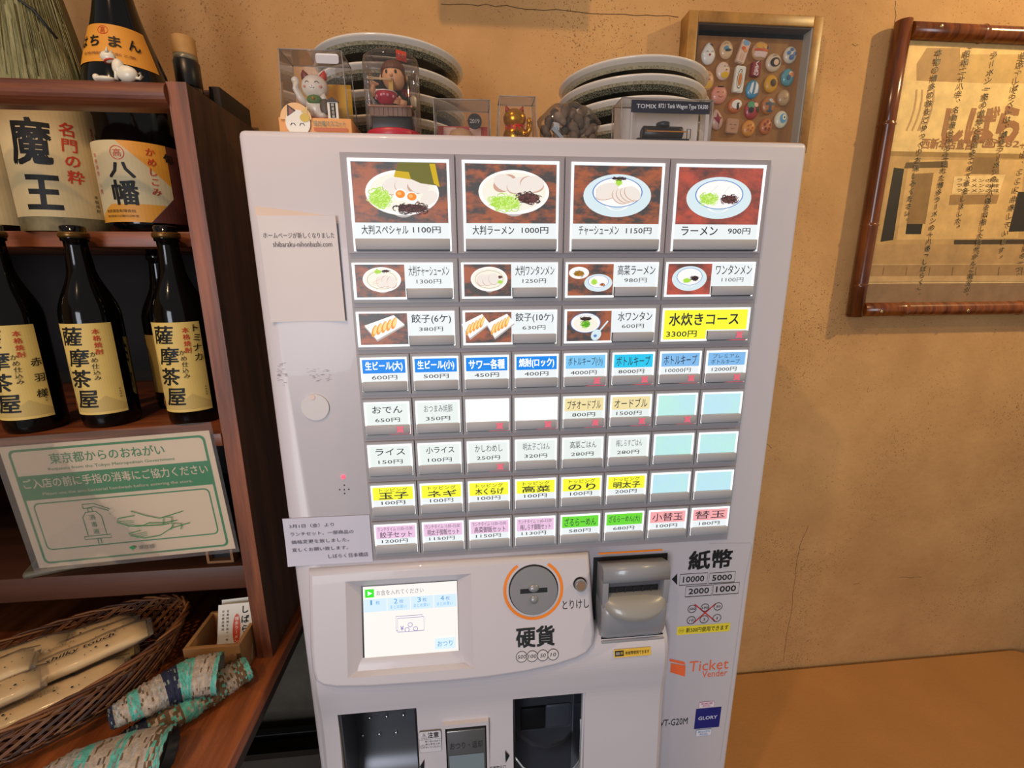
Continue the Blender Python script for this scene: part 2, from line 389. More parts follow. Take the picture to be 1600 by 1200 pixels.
# ================================================================ bottles
def bottle_prof(r, h, neck_r, body_h, sh_h, mouth=True):
    p = [(r*.85, 0), (r*.97, .003), (r, .01), (r, body_h)]
    for i in range(1, 9):
        k = i/8; e = (1-math.cos(PI*k))/2; p.append((r+(neck_r*1.15-r)*e, body_h+sh_h*k))
    p += [(neck_r, h-.03), (neck_r, h-.022)]
    if mouth: p += [(neck_r*1.18, h-.021), (neck_r*1.22, h-.012), (neck_r*1.05, h-.011), (neck_r*1.1, h-.002), (neck_r*.95, h)]
    else: p += [(neck_r*1.1, h-.02), (neck_r*1.1, h)]
    return p
CREAM = mat('#d9b864', .6, var=.06, vscale=20); BLK = ink('#15120f'); RED = ink('#c23a22')
SZ = 1.4315
def shochu(x, y, lab, ext, a0=0, gold=False):
    t = thing('shochu_bottle', lab, 'bottle', (x, y, SZ), 'shochu bottles with cream labels')
    M().lathe(bottle_prof(.036, .293, .0135, .165, .075), (x, y, SZ), GLASSDK, 40).build('glass_body', t)
    M().lathe([(.0165, .276), (.0178, .278), (.0178, .282), (.0165, .284)], (x, y, SZ), mat('#6b4a1c', .3, metal=.6), 24).build('mouth_ring', t)
    P = Pr(Cyl((x, y, SZ), .0362, a0), .0001, .0001)
    P.rect(-.041, .022, .044, .157, CREAM)
    hill = mat('#c2a45c', .6); P.poly([(-.041, .03), (-.02, .055), (0, .035), (.02, .05), (.044, .034), (.044, .026), (-.041, .026)], hill)
    P.poly([(-.041, .12), (-.03, .11), (-.008, .065), (.0, .05), (-.02, .05), (-.041, .075)], hill)
    for i, ch in enumerate('薩摩茶屋'):
        P.text(ch, -.022+.004*(i % 2), .126-.031*i, .006+.003*(i % 2), .152-.031*i, BLK, .018, .15)
    P.vtext('本格焼酎', .024, .150, .0088, .0098, RED, .01)
    P.vtext('かめ仕込み', .0165, .117, .0085, .0088, BLK, 0, .1, .0006)
    if ext: P.vtext(ext, .036, .155 if len(ext) > 3 else .115, .013, .0145 if len(ext) > 3 else .023, BLK, .01, .1, .001)
    P.vtext('本格焼酎', .038, .06, .003, .004, BLK)
    P.vtext('鹿児島県薩摩酒造', -.034, .10, .004, .005, BLK)
    P.rect(-.038, .03, -.028, .041, RED); P.vtext('印', -.033, .041, .009, .011, CREAM)
    P.build('label', t)
shochu(-.4085, .112, 'dark shochu bottle with cream label, middle of the front row', '')
shochu(-.284, .112, 'dark shochu bottle next to the shelf side panel, handwriting on its label', 'トミナカ', -.05)
shochu(-.503, .095, 'dark shochu bottle at the left edge, closest, handwriting down the label edge', '赤羽様', .1)
# back row bottles
t = thing('small_sake_bottle', 'dark bottle with a black-lettered cream label, half hidden behind the front row', 'bottle', (-.362, .21, SZ))
M().lathe(bottle_prof(.036, .27, .013, .15, .07), (-.362, .21, SZ), GLASSDK, 32).build('glass_body', t)
P = Pr(Cyl((-.362, .21, SZ), .0363, .1), .0001, .0001); P.rect(-.03, .03, .045, .128, CREAM); P.vtext('白水', .012, .125, .04, .045, BLK, .03); P.build('label', t)
t = thing('small_sake_bottle', 'dark unlabelled bottle standing at the back of the shelf beside the side panel', 'bottle', (-.262, .25, SZ))
M().lathe(bottle_prof(.034, .26, .013, .14, .07), (-.262, .25, SZ), GLASSDK, 32).build('glass_body', t)
P = Pr(Cyl((-.262, .25, SZ), .0343, -.3), .0001, .0001); P.rect(-.03, .10, .0, .115, mat('#7a6846', .6)); P.build('neck_tag', t)
# tall bottles on the upper board
UZ = 1.7195; TALLS = []
def tall(x, y, lab, name='sake_bottle'):
    t = thing(name, lab, 'bottle', (x, y, UZ)); TALLS.append(t)
    M().lathe([(.045, 0), (.051, .004), (.0525, .012), (.0525, .165)] + [(.0525+(.019-.0525)*((1-math.cos(PI*(k/14)**.9))/2), .165+.165*k/14) for k in range(1, 15)] + [(.016, .36), (.0155, .385), (.019, .386), (.019, .40), (.017, .40)], (x, y, UZ), GLASSDK, 48).build('glass_body', t)
    return t
def prof_r(v):
    if v <= .165: return .0525
    k = min(1, (v-.165)/.165); return .0525+(.019-.0525)*((1-math.cos(PI*k**.9))/2)
bx, by = -.348, .193
t = tall(bx, by, 'tall dark sake bottle with orange-gold labels beside the shelf side panel')
GOLD = mat('#d8902a', .55, var=.06, vscale=15); PALE = mat('#c9b489', .6, var=.08, vscale=15); ROSE = mat('#5e2c22', .5)
P = Pr(Cyl((bx, by, UZ), .0528, .05), .0001, .0001)
P.rect(-.078, .012, .078, .113, ROSE)
P.poly([(-.078, .012), (.025, .012), (.055, .045), (.055, .113), (-.078, .113)], PALE)
P.poly([(.0, .113), (.055, .06), (.055, .113)], GOLD); P.poly([(-.06, .012), (.025, .012), (.045, .035), (-.02, .035)], GOLD)
P.ring((-.0, .098), .0085, .0085, .0009, RED); P.vtext('高', -.0, .1045, .0105, .013, RED)
P.text('八', -.014, .068, .016, .086, BLK, .03); P.text('幡', -.014, .034, .016, .064, BLK, .025)
P.vtext('かめしこみ', .036, .108, .011, .0125, RED, .01, .1); P.vtext('旬', .056, .105, .013, .016, BLK, .02)
P.vtext('本格焼酎 八幡', -.035, .1, .006, .0075, RED); P.text('高良酒造有限会社', -.03, .024, .01, .028, BLK); P.text('鹿児島県川辺郡川辺町宮', -.03, .018, .012, .021, BLK)
P.build('body_label', t)
P = Pr(Cyl((bx, by, UZ), .0525, .05, prof_r), .0004, .0002)
st = .004
for i in range(12):
    P.rect(-.07, .205+i*st, .07, .205+(i+1)*st, GOLD); P.h -= P.dh
P.h += P.dh
P.ring((-.0, .245), .009, .0055, .001, RED); P.vtext('高', -.0, .2495, .009, .009, RED)
for ch, u in zip('はちまん', (-.036, -.013, .017, .043)): P.text(ch, u-.008, .2245, u+.008, .238, BLK, .02)
P.text('本格焼酎 芋焼酎 乙類', -.03, .2135, .04, .217, ROSE); P.build('shoulder_label', t)
bx, by = -.466, .190
t = tall(bx, by, 'tall sake bottle with big brushed black characters and a straw-like paper wrap')
P = Pr(Cyl((bx, by, UZ), .0528, .30), .0001, .0001)
PAL2 = mat('#cbb07e', .65, var=.12, vscale=18)
P.rect(-.078, .0, .078, .16, PAL2); P.rect(-.078, .0, .078, .018, mat('#6f6342', .7, var=.3, vscale=60))
P.text('魔', -.03, .082, .012, .136, BLK, .03, .08); P.text('王', -.024, .028, .012, .068, BLK, .04, .08)
P.vtext('名門の粋', .032, .138, .018, .0195, RED, .015, .1); P.vtext('本格焼酎', .05, .05, .005, .006, BLK); P.build('body_label', t)
STRAW = noise_mix('straw_paper', '#5e5a30', '#a8a070', 30, .3, .75, .5, stretch=(6, 6, .25), bump=.6, bscale=90)
mm = M(); rings = []
for i in range(15):
    k = i/14; z = .172+k*.2; r = .0558*(1-k)**.85+.022*k; n = 72
    rings.append([Vector((bx+(r*(1+.045*math.sin(j*2.9+i*.08)))*math.cos(2*PI*j/n), by+(r*(1+.045*math.sin(j*2.9+i*.08)))*math.sin(2*PI*j/n), UZ+z)) for j in range(n)])
mm.loft(rings, STRAW, True, True, False, False); mm.build('paper_wrap', t)
mm = M()
for q in range(120):
    a = random.uniform(PI, 2*PI); a2 = a+random.uniform(-.12, .12); pts = []
    k0 = random.uniform(0, .5); k1 = min(1, k0+random.uniform(.3, .6))
    for i in range(5):
        k = k0+(k1-k0)*i/4; r = (.0558*(1-k)**.85+.022*k)*1.05; aa = a+(a2-a)*k; pts.append((bx+r*math.cos(aa), by+r*math.sin(aa), UZ+.172+k*.2))
    mm.tube(pts, .0005, random.choice([mat('#b5ad7c', .5), mat('#6a6436', .5), mat('#8d8550', .5)]), 3)
o = mm.build('straw_fibre', t); o['kind'] = 'stuff'
M().tube([(bx-.06, by-.045, UZ+.20), (bx-.045, by-.052, UZ+.235), (bx-.02, by-.047, UZ+.265), (bx+.01, by-.04, UZ+.28), (bx+.035, by-.035, UZ+.262), (bx+.05, by-.028, UZ+.235)], .0016, BLACK).build('tie_cord', t)
t = tall(-.586, .20, 'tall dark sake bottle cut off by the left edge of the picture, beige label')
P = Pr(Cyl((-.586, .20, UZ), .0528, .2), .0001, .0001); P.rect(-.078, .01, .078, .15, PAL2); P.rect(-.07, .12, .07, .145, GOLD); P.build('body_label', t)
for tb in TALLS:
    for ch in tb.children:
        for v in ch.data.vertices: v.co *= 1.10
# bottle with wooden cup cap behind the side panel
cx, cy = -.300, .27
t = thing('capped_bottle', 'dark bottle with a pale wooden cap sticking up behind the shelf side panel', 'bottle', (cx, cy, UZ))
M().lathe([(.028, 0), (.031, .006), (.031, .15), (.027, .185), (.02, .222), (.0182, .242)], (cx, cy, UZ), GLASSDK, 32).build('glass_body', t)
M().lathe([(.0178, .238), (.0188, .24), (.0188, .276), (.0172, .278)], (cx, cy, UZ), mat('#0b0a0a', .35), 28).build('neck_seal', t)
M().lathe([(.0172, .277), (.0174, .281), (.0172, .285)], (cx, cy, UZ), mat('#8a7f66', .3, metal=.3), 28).build('neck_ring', t)
M().lathe([(.0172, .285), (.017, .287), (.0167, .311), (.0145, .313)], (cx, cy, UZ), mat('#b98a4e', .6, var=.1, vscale=60), 28).build('cap', t)

# small white figurines on the guard rail
WHT = mat('#d8cfba', .4, coat=.3)
def fig_at(px, py, Y): return at(px, py, Y)
q = fig_at(191, 125, .04); bz = 1.8862
t = thing('cat_figurine', 'tiny white cat figurine with red collar sitting on the shelf rail', 'figurine', (q.x, .044, bz))
mm = M(); c = Vector((q.x, .044, bz))
mm.ell(c+Vector((.004, 0, .009)), (.0125, .006, .009), WHT).ell(c+Vector((-.004, 0, .015)), (.007, .0055, .010), WHT)
mm.ell(c+Vector((-.014, 0, .0265)), (.0085, .0055, .0065), WHT).tube([c+Vector((-.006, -.002, .013)), c+Vector((-.007, -.003, .001))], .0022, WHT).tube([c+Vector((-.003, .003, .013)), c+Vector((-.003, .003, .001))], .0022, WHT)
mm.tube([c+Vector((.013, 0, .005)), c+Vector((.018, 0, .004)), c+Vector((.021, 0, .007)), c+Vector((.019, 0, .010))], .0018, WHT)
for s in (-1, 1): mm.tube([c+Vector((-.012, s*.0035, .030)), c+Vector((-.011, s*.004, .036))], [.0022, .0003], WHT)
mm.build('body', t); M().tube([c+Vector((-.0125+.0055*math.cos(a), .0052*math.sin(a), .0222+.0015*math.cos(a))) for a in [i*PI/6 for i in range(13)]], .0009, RED, 6).build('collar', t)
q = fig_at(163, 124, .045)
t = thing('lying_figurine', 'tiny flat white figurine lying on the shelf rail beside the cat', 'figurine', (q.x, .046, bz))
c = Vector((q.x, .046, bz)); M().ell(c+Vector((0, 0, .0032)), (.012, .006, .0032), WHT).ell(c+Vector((-.009, 0, .0045)), (.004, .004, .0042), WHT).build('body', t)

# ================================================================ laminated notice
S1 = Vector((-.498, .0, 1.228)); fr = Fr(at(60, 890, .029), at(367, 859, .029)-at(60, 890, .029), at(17, 692, .029)-at(60, 890, .029))
fr = Fr(fr.O, fr.U, fr.U.cross(Vector((0, 1, 0)))); W_, H_ = .283, .197
t = thing('laminated_notice', 'green and white laminated hand disinfection notice hanging from the shelf edge', 'notice', tuple(fr.O))
pw = mat('#e2c5a4', .6)
M().prism([(.002, .002), (W_-.002, .002), (W_-.002, H_-.004), (.002, H_-.004)], fr, -.0006, 0, pw).build('paper', t)
G = ink('#22804a'); P = Pr(fr, .0001, .00006)
def R(u0, v0, u1, v1, m_): P.rect(u0*W_, v0*H_, u1*W_, v1*H_, m_)
P.rrect(.04*W_, .04*H_, .965*W_, .95*H_, .008, G); P.rrect(.052*W_, .056*H_, .953*W_, .933*H_, .006, pw)
R(.04, .56, .965, .75, G)
P.rrect(.075*W_, .15*H_, .93*W_, .535*H_, .008, G); P.rrect(.082*W_, .16*H_, .923*W_, .525*H_, .0065, pw)
P.text('東京都からのおねがい', .22*W_, .825*H_, .76*W_, .905*H_, G, .01); P.text('Requests from the Tokyo Metropolitan Government', .2*W_, .77*H_, .8*W_, .80*H_, G, .0)
P.text('ご入店の前に手指の消毒にご協力ください', .065*W_, .65*H_, .945*W_, .725*H_, pw, .01); P.text('Please use the anti-bacterial handwash before entering the store.', .14*W_, .585*H_, .86*W_, .615*H_, pw, 0)
def L(p, w=.0012): P.line([(a*W_, b*H_) for a, b in p], w, G)
L([(.29, .24), (.29, .39), (.31, .43), (.36, .43), (.38, .39), (.38, .24)]); L([(.27, .235), (.4, .235), (.4, .21), (.27, .21), (.27, .235)]); L([(.33, .21), (.33, .165)]); L([(.345, .21), (.345, .165)])
L([(.325, .43), (.325, .46), (.345, .46), (.345, .43)]); L([(.305, .46), (.305, .495), (.36, .495), (.43, .44), (.42, .43), (.36, .47), (.305, .46)])
P.vtext('消毒液', .335*W_, .415*H_, .009, .0115, G)
for i in range(22): a = random.uniform(0, 1); P.ell(((.43+.1*a+random.uniform(-.02, .02)*(1+a))*W_, (.43-.16*a+random.uniform(-.03, .03)*(1+a))*H_), .0005, .0005, G, 6)
L([(.78, .37), (.66, .33), (.6, .36), (.53, .41), (.54, .37), (.46, .36), (.45, .33), (.5, .29), (.56, .28), (.6, .30), (.67, .29), (.74, .30)])
L([(.8, .27), (.7, .24), (.64, .19), (.56, .18), (.5, .21), (.49, .23), (.55, .245), (.53, .29), (.58, .28), (.66, .275), (.7, .28)])
for i in range(3): L([(.46+.012*i, .335-.017*i), (.53, .33-.014*i)], .0006); L([(.5+.012*i, .215-.012*i), (.58, .23-.014*i)], .0006)
L([(.67, .28), (.68, .34), (.72, .33), (.71, .275)]); L([(.7, .23), (.72, .28), (.76, .27), (.75, .225)])
P.ell((.49*W_, .108*H_), .0042, .0036, G, 16, 0, -.2, PI+.2); P.poly([(.483*W_, .11*H_), (.497*W_, .11*H_), (.49*W_, .088*H_)], G); P.text('東京都', .52*W_, .09*H_, .6*W_, .125*H_, ink('#555a58'))
P.build('print', t)
M().prism([(-.005, -.003), (W_+.004, -.003), (W_+.004, H_+.009), (-.005, H_+.009)], fr, .0016, .0019, clear('laminate_film', (1, 1, 1), .06, .12, .04)).build('laminate_film', t)
# objects in the dark compartment behind the notice
q0 = at(321, 864, .06); q1 = at(372, 892, .06)
t = thing('small_wooden_frame', 'small upright frame with thin tan wooden edges behind the notice corner', 'frame', (q0.x+.02, .07, 1.2042))
x0, x1 = q0.x, q1.x-.004
mm = M(); FW = mat('#8a5c34', .5)
for a, b, c_, d in ((x0, x0+.004, 1.2045, 1.30), (x1-.004, x1, 1.2045, 1.30), (x0+.004, x1-.004, 1.2045, 1.2085), (x0+.004, x1-.004, 1.296, 1.30)): mm.box(a, b, .06, .075, c_, d, FW)
mm.build('frame_edge', t); M().box(x0+.004, x1-.004, .07, .074, 1.2085, 1.296, mat('#26262a', .25)).build('panel', t)
t = thing('grey_tray', 'shallow grey tray with a rounded lip on the lowest shelf board', 'tray', (-.46, .12, 1.2042))
T = rotz(.35, (-.47, .13, 1.2042))
M().box(-.09, .09, -.06, .06, .0, .012, mat('#57503f', .5), .005, T).box(-.08, .08, -.05, .05, .011, .0125, mat('#1a1714', .5), 0, T).build('tray', t)

# ================================================================ basket with wrapped towels
ang = math.radians(35); bc = Vector((-.492, -.048, TZ)); UX = Vector((math.cos(ang), math.sin(ang), 0)); UY = Vector((-math.sin(ang), math.cos(ang), 0))
t = thing('wicker_basket', 'oval brown wicker basket full of wrapped towels on the side table', 'basket', tuple(bc))
WK = [mat(c_, .45, bump=.3, bscale=300) for c_ in ('#4a2812', '#6b3c1c', '#83522a', '#38200f')]
def bpt(a, k, rad=0, dz=0):   # k 0 bottom .. 1 rim
    ax = .155+.05*k**.7+rad; ay = .072+.032*k**.7+rad
    return bc+UX*(ax*math.cos(a))+UY*(ay*math.sin(a))+Vector((0, 0, .006+.070*k+dz+.012*k*math.cos(a)**2))
for kk in range(3):
    M().tube([bpt(2*PI*i/60, 1, .003*math.sin(i*1.3+kk*2.1), .003*math.cos(i*1.3+kk*2.1)) for i in range(61)], .0022, WK[kk], 6, caps=False).build('rim_strand', t)
for row in range(4):
    M().tube([bpt(2*PI*i/120, .08+.06*row, .002*(-1)**(i//2+row)) for i in range(121)], .0016, WK[row % 4], 5, caps=False).build('base_weave', t)
for row in range(2):
    M().tube([bpt(2*PI*i/120, .78+.08*row, .002*(-1)**(i//2+row)) for i in range(121)], .0014, WK[row+1], 5, caps=False).build('upper_weave', t)
mmA = [M() for _ in range(4)]
for i in range(56):
    a = 2*PI*i/56
    for s, mi in ((1, 0), (-1, 2)):
        for d in (0, .018, .036):
            mmA[mi+(i % 2)].tube([bpt(a+d+s*.42*k, .25+.75*k, .0015*s) for k in (0, .33, .66, 1)], .0011, WK[(mi+i) % 3], 4, caps=False)
for mm in mmA: mm.build('cross_weave', t, kind='stuff')
M().prism([((.15)*math.cos(2*PI*i/32), .068*math.sin(2*PI*i/32)) for i in range(32)], Fr(bc, UX, UY), .001, .005, mat('#3a2414', .8)).build('bottom', t)
OSH = mat('#f0cf98', .4, var=.08, vscale=30, coat=.2, bump=.4, bscale=60); FILM = clear('towel_film', (1, 1, 1), .08, .25, .06); NAVY = ink('#1d2233')
packs = [(.02, -.056, .060, .04, 0), (-.03, -.04, .058, -.03, 0), (.05, -.016, .078, .03, 1), (.035, .022, .072, -.03, 0), (.03, .052, .066, .03, 0), (-.075, .004, .092, -.04, 2), (-.065, -.04, .082, .05, 0), (-.045, .048, .080, -.04, 0), (.03, .0, .05, 0, 0), (-.06, -.02, .05, .02, 0), (-.05, .03, .056, .02, 0)]
for i, (u, v, z, a, txt) in enumerate(packs):
    c0 = bc+UX*u+UY*v+Vector((0, 0, z)); T = Matrix.Translation(c0) @ Matrix.Rotation(ang+a, 4, 'Z') @ Matrix.Rotation(.05*math.sin(i*2.), 4, 'Y')
    lab = ['slender wrapped hand towel nearest the front rim of the basket', 'wrapped hand towel low in the middle of the basket', 'wrapped hand towel on top of the pile reading shilky touch in navy', 'wrapped hand towel behind the one reading shilky touch', 'wrapped hand towel along the back rim of the basket', 'wrapped hand towel at the left of the basket reading shilky', 'wrapped hand towel lying over the pile at the front left', 'wrapped hand towel at the back left of the basket', 'wrapped hand towel at the bottom of the basket under the shilky touch one', 'wrapped hand towel at the bottom left of the basket', 'wrapped hand towel low at the back left of the basket'][i]
    t = thing('wrapped_towel', lab, 'towel', tuple(c0), 'wrapped hand towels in the basket')
    rings = []
    for kx in range(13):
        x = (-.1+.2*kx/12); e = min(1, (1-abs(x)/.1)*6+.06); hh = .0082*e**.5+.0006; ww = .0235*(.95+.05*e)
        rings.append([Vector((x, ww*math.copysign(abs(math.cos(q))**.7, math.cos(q))+.0008*math.sin(kx*2+i), hh*math.copysign(abs(math.sin(q))**.75, math.sin(q))+.0006*math.sin(kx*1.7+q*3+i))) for q in [2*PI*j/16 for j in range(16)]])
    M().loft(rings, OSH, T=T).build('towel_roll', t)
    M().loft([[Vector((p.x*1.07, p.y*1.1, p.z*1.12+.0006)) for p in r_] for r_ in rings], FILM, T=T, cap0=False, cap1=False).build('film_sleeve', t)
    class TF: curved = .004
    class Top:
        curved = .0022
        def __init__(s, T): s.T = T
        def p(s, x, y, h=0):
            yy = max(-.0245, min(.0245, y)); z = .0100*max(0, 1-(yy/.0262)**2)**.42+.0012
            return s.T @ Vector((x, y, z+h))
    class TopF:
        curved = 0
        def __init__(s, T): s.T = T
        def p(s, x, y, h=0): return Top(s.T).p(x, y, h)
    P = Pr(TopF(T), .0006, 0)
    for k in range(22): P.ell((random.uniform(-.095, .095), random.uniform(-.017, .017)), .0016 if k % 3 == 0 else .0008, .0016 if k % 3 == 0 else .0008, NAVY, 8)
    P.build('printed_dots', t, kind='stuff'); P = Pr(TopF(T), .0008, 0)
    if txt == 1: P.text('shilky touch', -.012, -.004, .062, .008, NAVY, .01, .2)
    if txt == 2: P.text('shilky', -.02, -.004, .03, .007, NAVY, 0, .2); P.rect(.04, -.002, .046, .006, NAVY)
    if txt == 0: P.text('shilky touch', -.03, -.003, .03, .0045, mat('#8f7a58', .5), 0, .2)
    P.build('lettering', t)

# masu box with cards
T = Matrix.Translation((-.258, .045, TZ)) @ Matrix.Rotation(.0, 4, 'Z')
t = thing('masu_box', 'small square wooden measuring box holding shop cards beside the shelf panel', 'box', (-.258, .045, TZ))
s = .0415; hh = .058; th = .006; DK = mat('#5a3c22', .6)
M().box(-s, s, -s, -s+th, 0, hh, MASU, .0005, T).build('side_board', t); M().box(-s, s, s-th, s, 0, hh, MASU, .0005, T).build('side_board', t)
M().box(-s, -s+th, -s+th, s-th, 0, hh, MASU, .0005, T).build('side_board', t); M().box(s-th, s, -s+th, s-th, 0, hh, MASU, .0005, T).build('side_board', t)
M().box(-s+th, s-th, -s+th, s-th, 0, .005, MASU, 0, T).build('bottom', t)
mm = M()
for x in (-s, s-th):
    for k in (0, 2): mm.box(x, x+th, -s-.0004, -s+.001, .006+k*.0125, .006+(k+1)*.0125, DK, 0, T)
mm.build('finger_joint', t)
def card(i, dx, dy, lab):
    T2 = Matrix.Translation((-.243+dx, .03+dy, TZ+.0065)) @ Matrix.Rotation(.05+.04*i, 4, 'Z') @ Matrix.Rotation(-.38+.1*i, 4, 'X')
    t = thing('shop_card', lab, 'card', tuple(T2.translation), 'shop cards in the wooden box')
    U = T2.to_3x3() @ Vector((1, 0, 0)); V = T2.to_3x3() @ Vector((0, 0, 1)); f_ = Fr(T2.translation, U, V)
    M().prism([(-.027, 0), (.027, 0), (.027, .088), (-.027, .088)], f_, -.0003, 0, mat('#d9d3c6', .6)).build('card_stock', t)
    if i == 0:
        P = Pr(f_, .0001, .0001); P.vtext('しばらく', .015, .085, .013, .015, BLK, .03); P.ell((.002, .048), .006, .024, mat('#c8431f', .5)); P.vtext('博多ラーメン', .002, .068, .0065, .007, mat('#e8dccb', .5), .01)
        P.vtext('営業時間午前十一時', -.012, .08, .004, .0055, BLK); P.vtext('日本橋店電話', -.019, .08, .004, .0055, BLK); P.vtext('麺', .014, .03, .016, .018, RED, .03); P.build('print', t)
card(0, 0, 0, 'white shop card with red oval and black brushed characters, in front in the box'); card(1, .002, .018, 'plain shop card behind the printed one in the box')

# knitted sleeves
KC = {k: mat(v, .9, bump=.5, bscale=500, var=.25, vscale=160) for k, v in dict(t='#5fae9c', c='#b09c88', n='#22263e', b='#6b5238', g='#7a8478', w='#a89e94').items()}
def knit(name, lab, pts, rads, bands, flat, opening):
    t = thing(name, lab, 'knitwear', tuple(pts[0]), 'knitted sleeves on the side table')
    pts = [Vector(p) for p in pts]; n = 72; nn = 26; mm = M(); rings = []
    def cr_(i, k):
        p0, p1, p2, p3 = pts[max(i-1, 0)], pts[i], pts[min(i+1, len(pts)-1)], pts[min(i+2, len(pts)-1)]
        return .5*((2*p1)+(p2-p0)*k+(2*p0-5*p1+4*p2-p3)*k*k+(3*p1-p0-3*p2+p3)*k**3)
    ctr = []
    for i in range(n+1):
        f_ = i/n*(len(pts)-1); j = min(int(f_), len(pts)-2); k = f_-j; ctr.append((cr_(j, k), rads[j]+(rads[j+1]-rads[j])*k))
    for i in range(n+1):
        p, r = ctr[i]; tt = (ctr[min(i+1, n)][0]-ctr[max(i-1, 0)][0]).normalized(); a = tt.cross(Vector((0, 0, 1))).normalized(); b = a.cross(tt)
        ring = []
        for j in range(nn):
            q = 2*PI*j/nn; st = .0028*abs(math.sin(i*PI/3+(j % 2)*PI/2))+.0008*(j % 2)+.002*noise.noise(Vector((i*.2, j*.3, 0)))
            ring.append(p+a*math.cos(q)*(r+st)+b*math.sin(q)*(r*flat+st))
        rings.append(ring)
    for i in range(n):
        key = bands[min(len(bands)-1, int(i/n*len(bands)+.5*noise.noise(Vector((i*.3, 1, 2)))))]
        vs = rings[i]+rings[i+1]; fs = [[j, (j+1) % nn, nn+(j+1) % nn, nn+j] for j in range(nn)]
        alt = {'t': 'tttttttgw', 'c': 'cccccwwb', 'n': 'nnnnnng', 'b': 'bbbbbct', 'g': 'ggt', 'w': 'wwwwcg'}[key]
        for q_ in fs: mm.add([vs[k_] for k_ in q_], [[0, 1, 2, 3]], KC[random.choice(alt)], True)
    mm.add(rings[0], [list(range(nn))], KC[bands[0]])
    mm.build('knitted_body', t)
    tt = (ctr[n][0]-ctr[n-2][0]).normalized(); inner = [[c_*.0+ctr[n][0]+(c_-ctr[n][0])*.86-tt*.001 for c_ in rings[n]], [ctr[n-8][0]+(c_-ctr[n-8][0])*.8 for c_ in rings[n-8]]]
    M().loft([rings[n], [ctr[n][0]+(c_-ctr[n][0])*.86 for c_ in rings[n]]]+inner[1:], opening, cap0=False).build('opening', t)
z = TZ
knit('knitted_sleeve', 'upper turquoise, cream and navy striped knitted sleeve with grey open end', [(-.332, -.10, z+.050), (-.30, -.075, z+.052), (-.265, -.047, z+.052), (-.226, -.035, z+.048)], [.012, .021, .026, .028], 'nwctccwnnttccct', .8, mat('#55534e', .9, bump=.4))
knit('knitted_sleeve', 'lower thick turquoise and beige knitted sleeve folded under the other', [(-.385, -.165, z+.022), (-.345, -.148, z+.026), (-.29, -.138, z+.027), (-.243, -.13, z+.026)], [.012, .024, .03, .028], 'tcccwtcctccbt', .75, BLACK)
knit('knitted_sleeve', 'knitted sleeve with black opening partly hidden behind the striped one', [(-.315, -.108, z+.018), (-.275, -.075, z+.020), (-.235, -.03, z+.020), (-.205, -.002, z+.022)], [.012, .019, .02, .017], 'nnbbtbbcbt', .8, BLACK)

# ================================================================ ticket machine
def cut(o, cutters, mt=None):
    for c_ in cutters:
        md = o.modifiers.new('cut', 'BOOLEAN'); md.operation = 'DIFFERENCE'; md.object = c_; md.solver = 'EXACT'
    bpy.context.view_layer.update(); dg = bpy.context.evaluated_depsgraph_get()
    me = bpy.data.meshes.new_from_object(o.evaluated_get(dg)); o.modifiers.clear(); old = o.data; o.data = me; me.name = o.name; bpy.data.meshes.remove(old)
    for c_ in cutters: bpy.data.objects.remove(c_)
def pxr(fr, x0, y0, x1, y1):
    yc = (y0+y1)/2; xc = (x0+x1)/2
    return fr.px(x0, yc)[0], fr.px(xc, y1)[1], fr.px(x1, yc)[0], fr.px(xc, y0)[1]
TT = thing('ticket_machine', 'white ramen meal ticket vending machine with lit menu buttons and coin and bill slots', 'vending machine', (.247, .2, 0))
FZ = front(0)
o = M().box(-.119, .613, 0, .04, .02, 1.825, BODY, .008, seg=3).build('front_door', TT)
cuts = [M().box(-.066, .054, -.05, .06, .70, .992, BLACK).build('c'), M().box(.206, .324, -.05, .06, .70, .992, BLACK).build('c')]
cut(o, cuts)
M().box(-.112, .606, .0405, .40, 0, 1.822, mat('#b9b2b2', .45)).build('cabinet', TT)
# --- button field
GX, GZ, PW, PH = 0.0, 1.8, .07, .06266
M().box(GX-.001, .561, -.0012, .0, GZ-9*PH-.003, GZ+.001, TRAY).build('button_field', TT)
frm = Fr((0, 0, GZ), (1, 0, 0), (0, 0, 1))
TXTC = ink('#2b2b2e'); LT = '#2c2c30'
WG = lit('#ffffff', 1.15); CARD = lit('#e8eef0', .98); DT = lit('#333338', 1); DTL = lit('#55565c', 1)
WOODBG = noise_mix('lit_table_print', '#45403f', '#a85a38', 22, .44, .58, .4, glow=1, detail=12, stretch=(1, 1, 2.2))
WOODR = noise_mix('lit_table_print_red', '#5c3c38', '#bf5240', 20, .38, .6, .4, glow=1, detail=8, stretch=(1, 1, 1.6))
LEDR = lit('#ff4a68', 1.2); REDGLOW = lit('#f04a5c', .9)
BLU = lit('#1f86e6', 1)
Wl, Cr, Gr, Gr2, Dk, Dk2, Yk, Eg, Pk, Bl, Nr, Nr2, Sd, Pw = [lit(c_) for c_ in ('#f4f2f0', '#efeadb', '#a9d64a', '#cfe98c', '#41302e', '#6a4442', '#f08a2c', '#f7e3cc', '#e9dfd6', '#5f86c4', '#6f6a30', '#c9a820', '#b9b0ac', '#d3e4ea')]
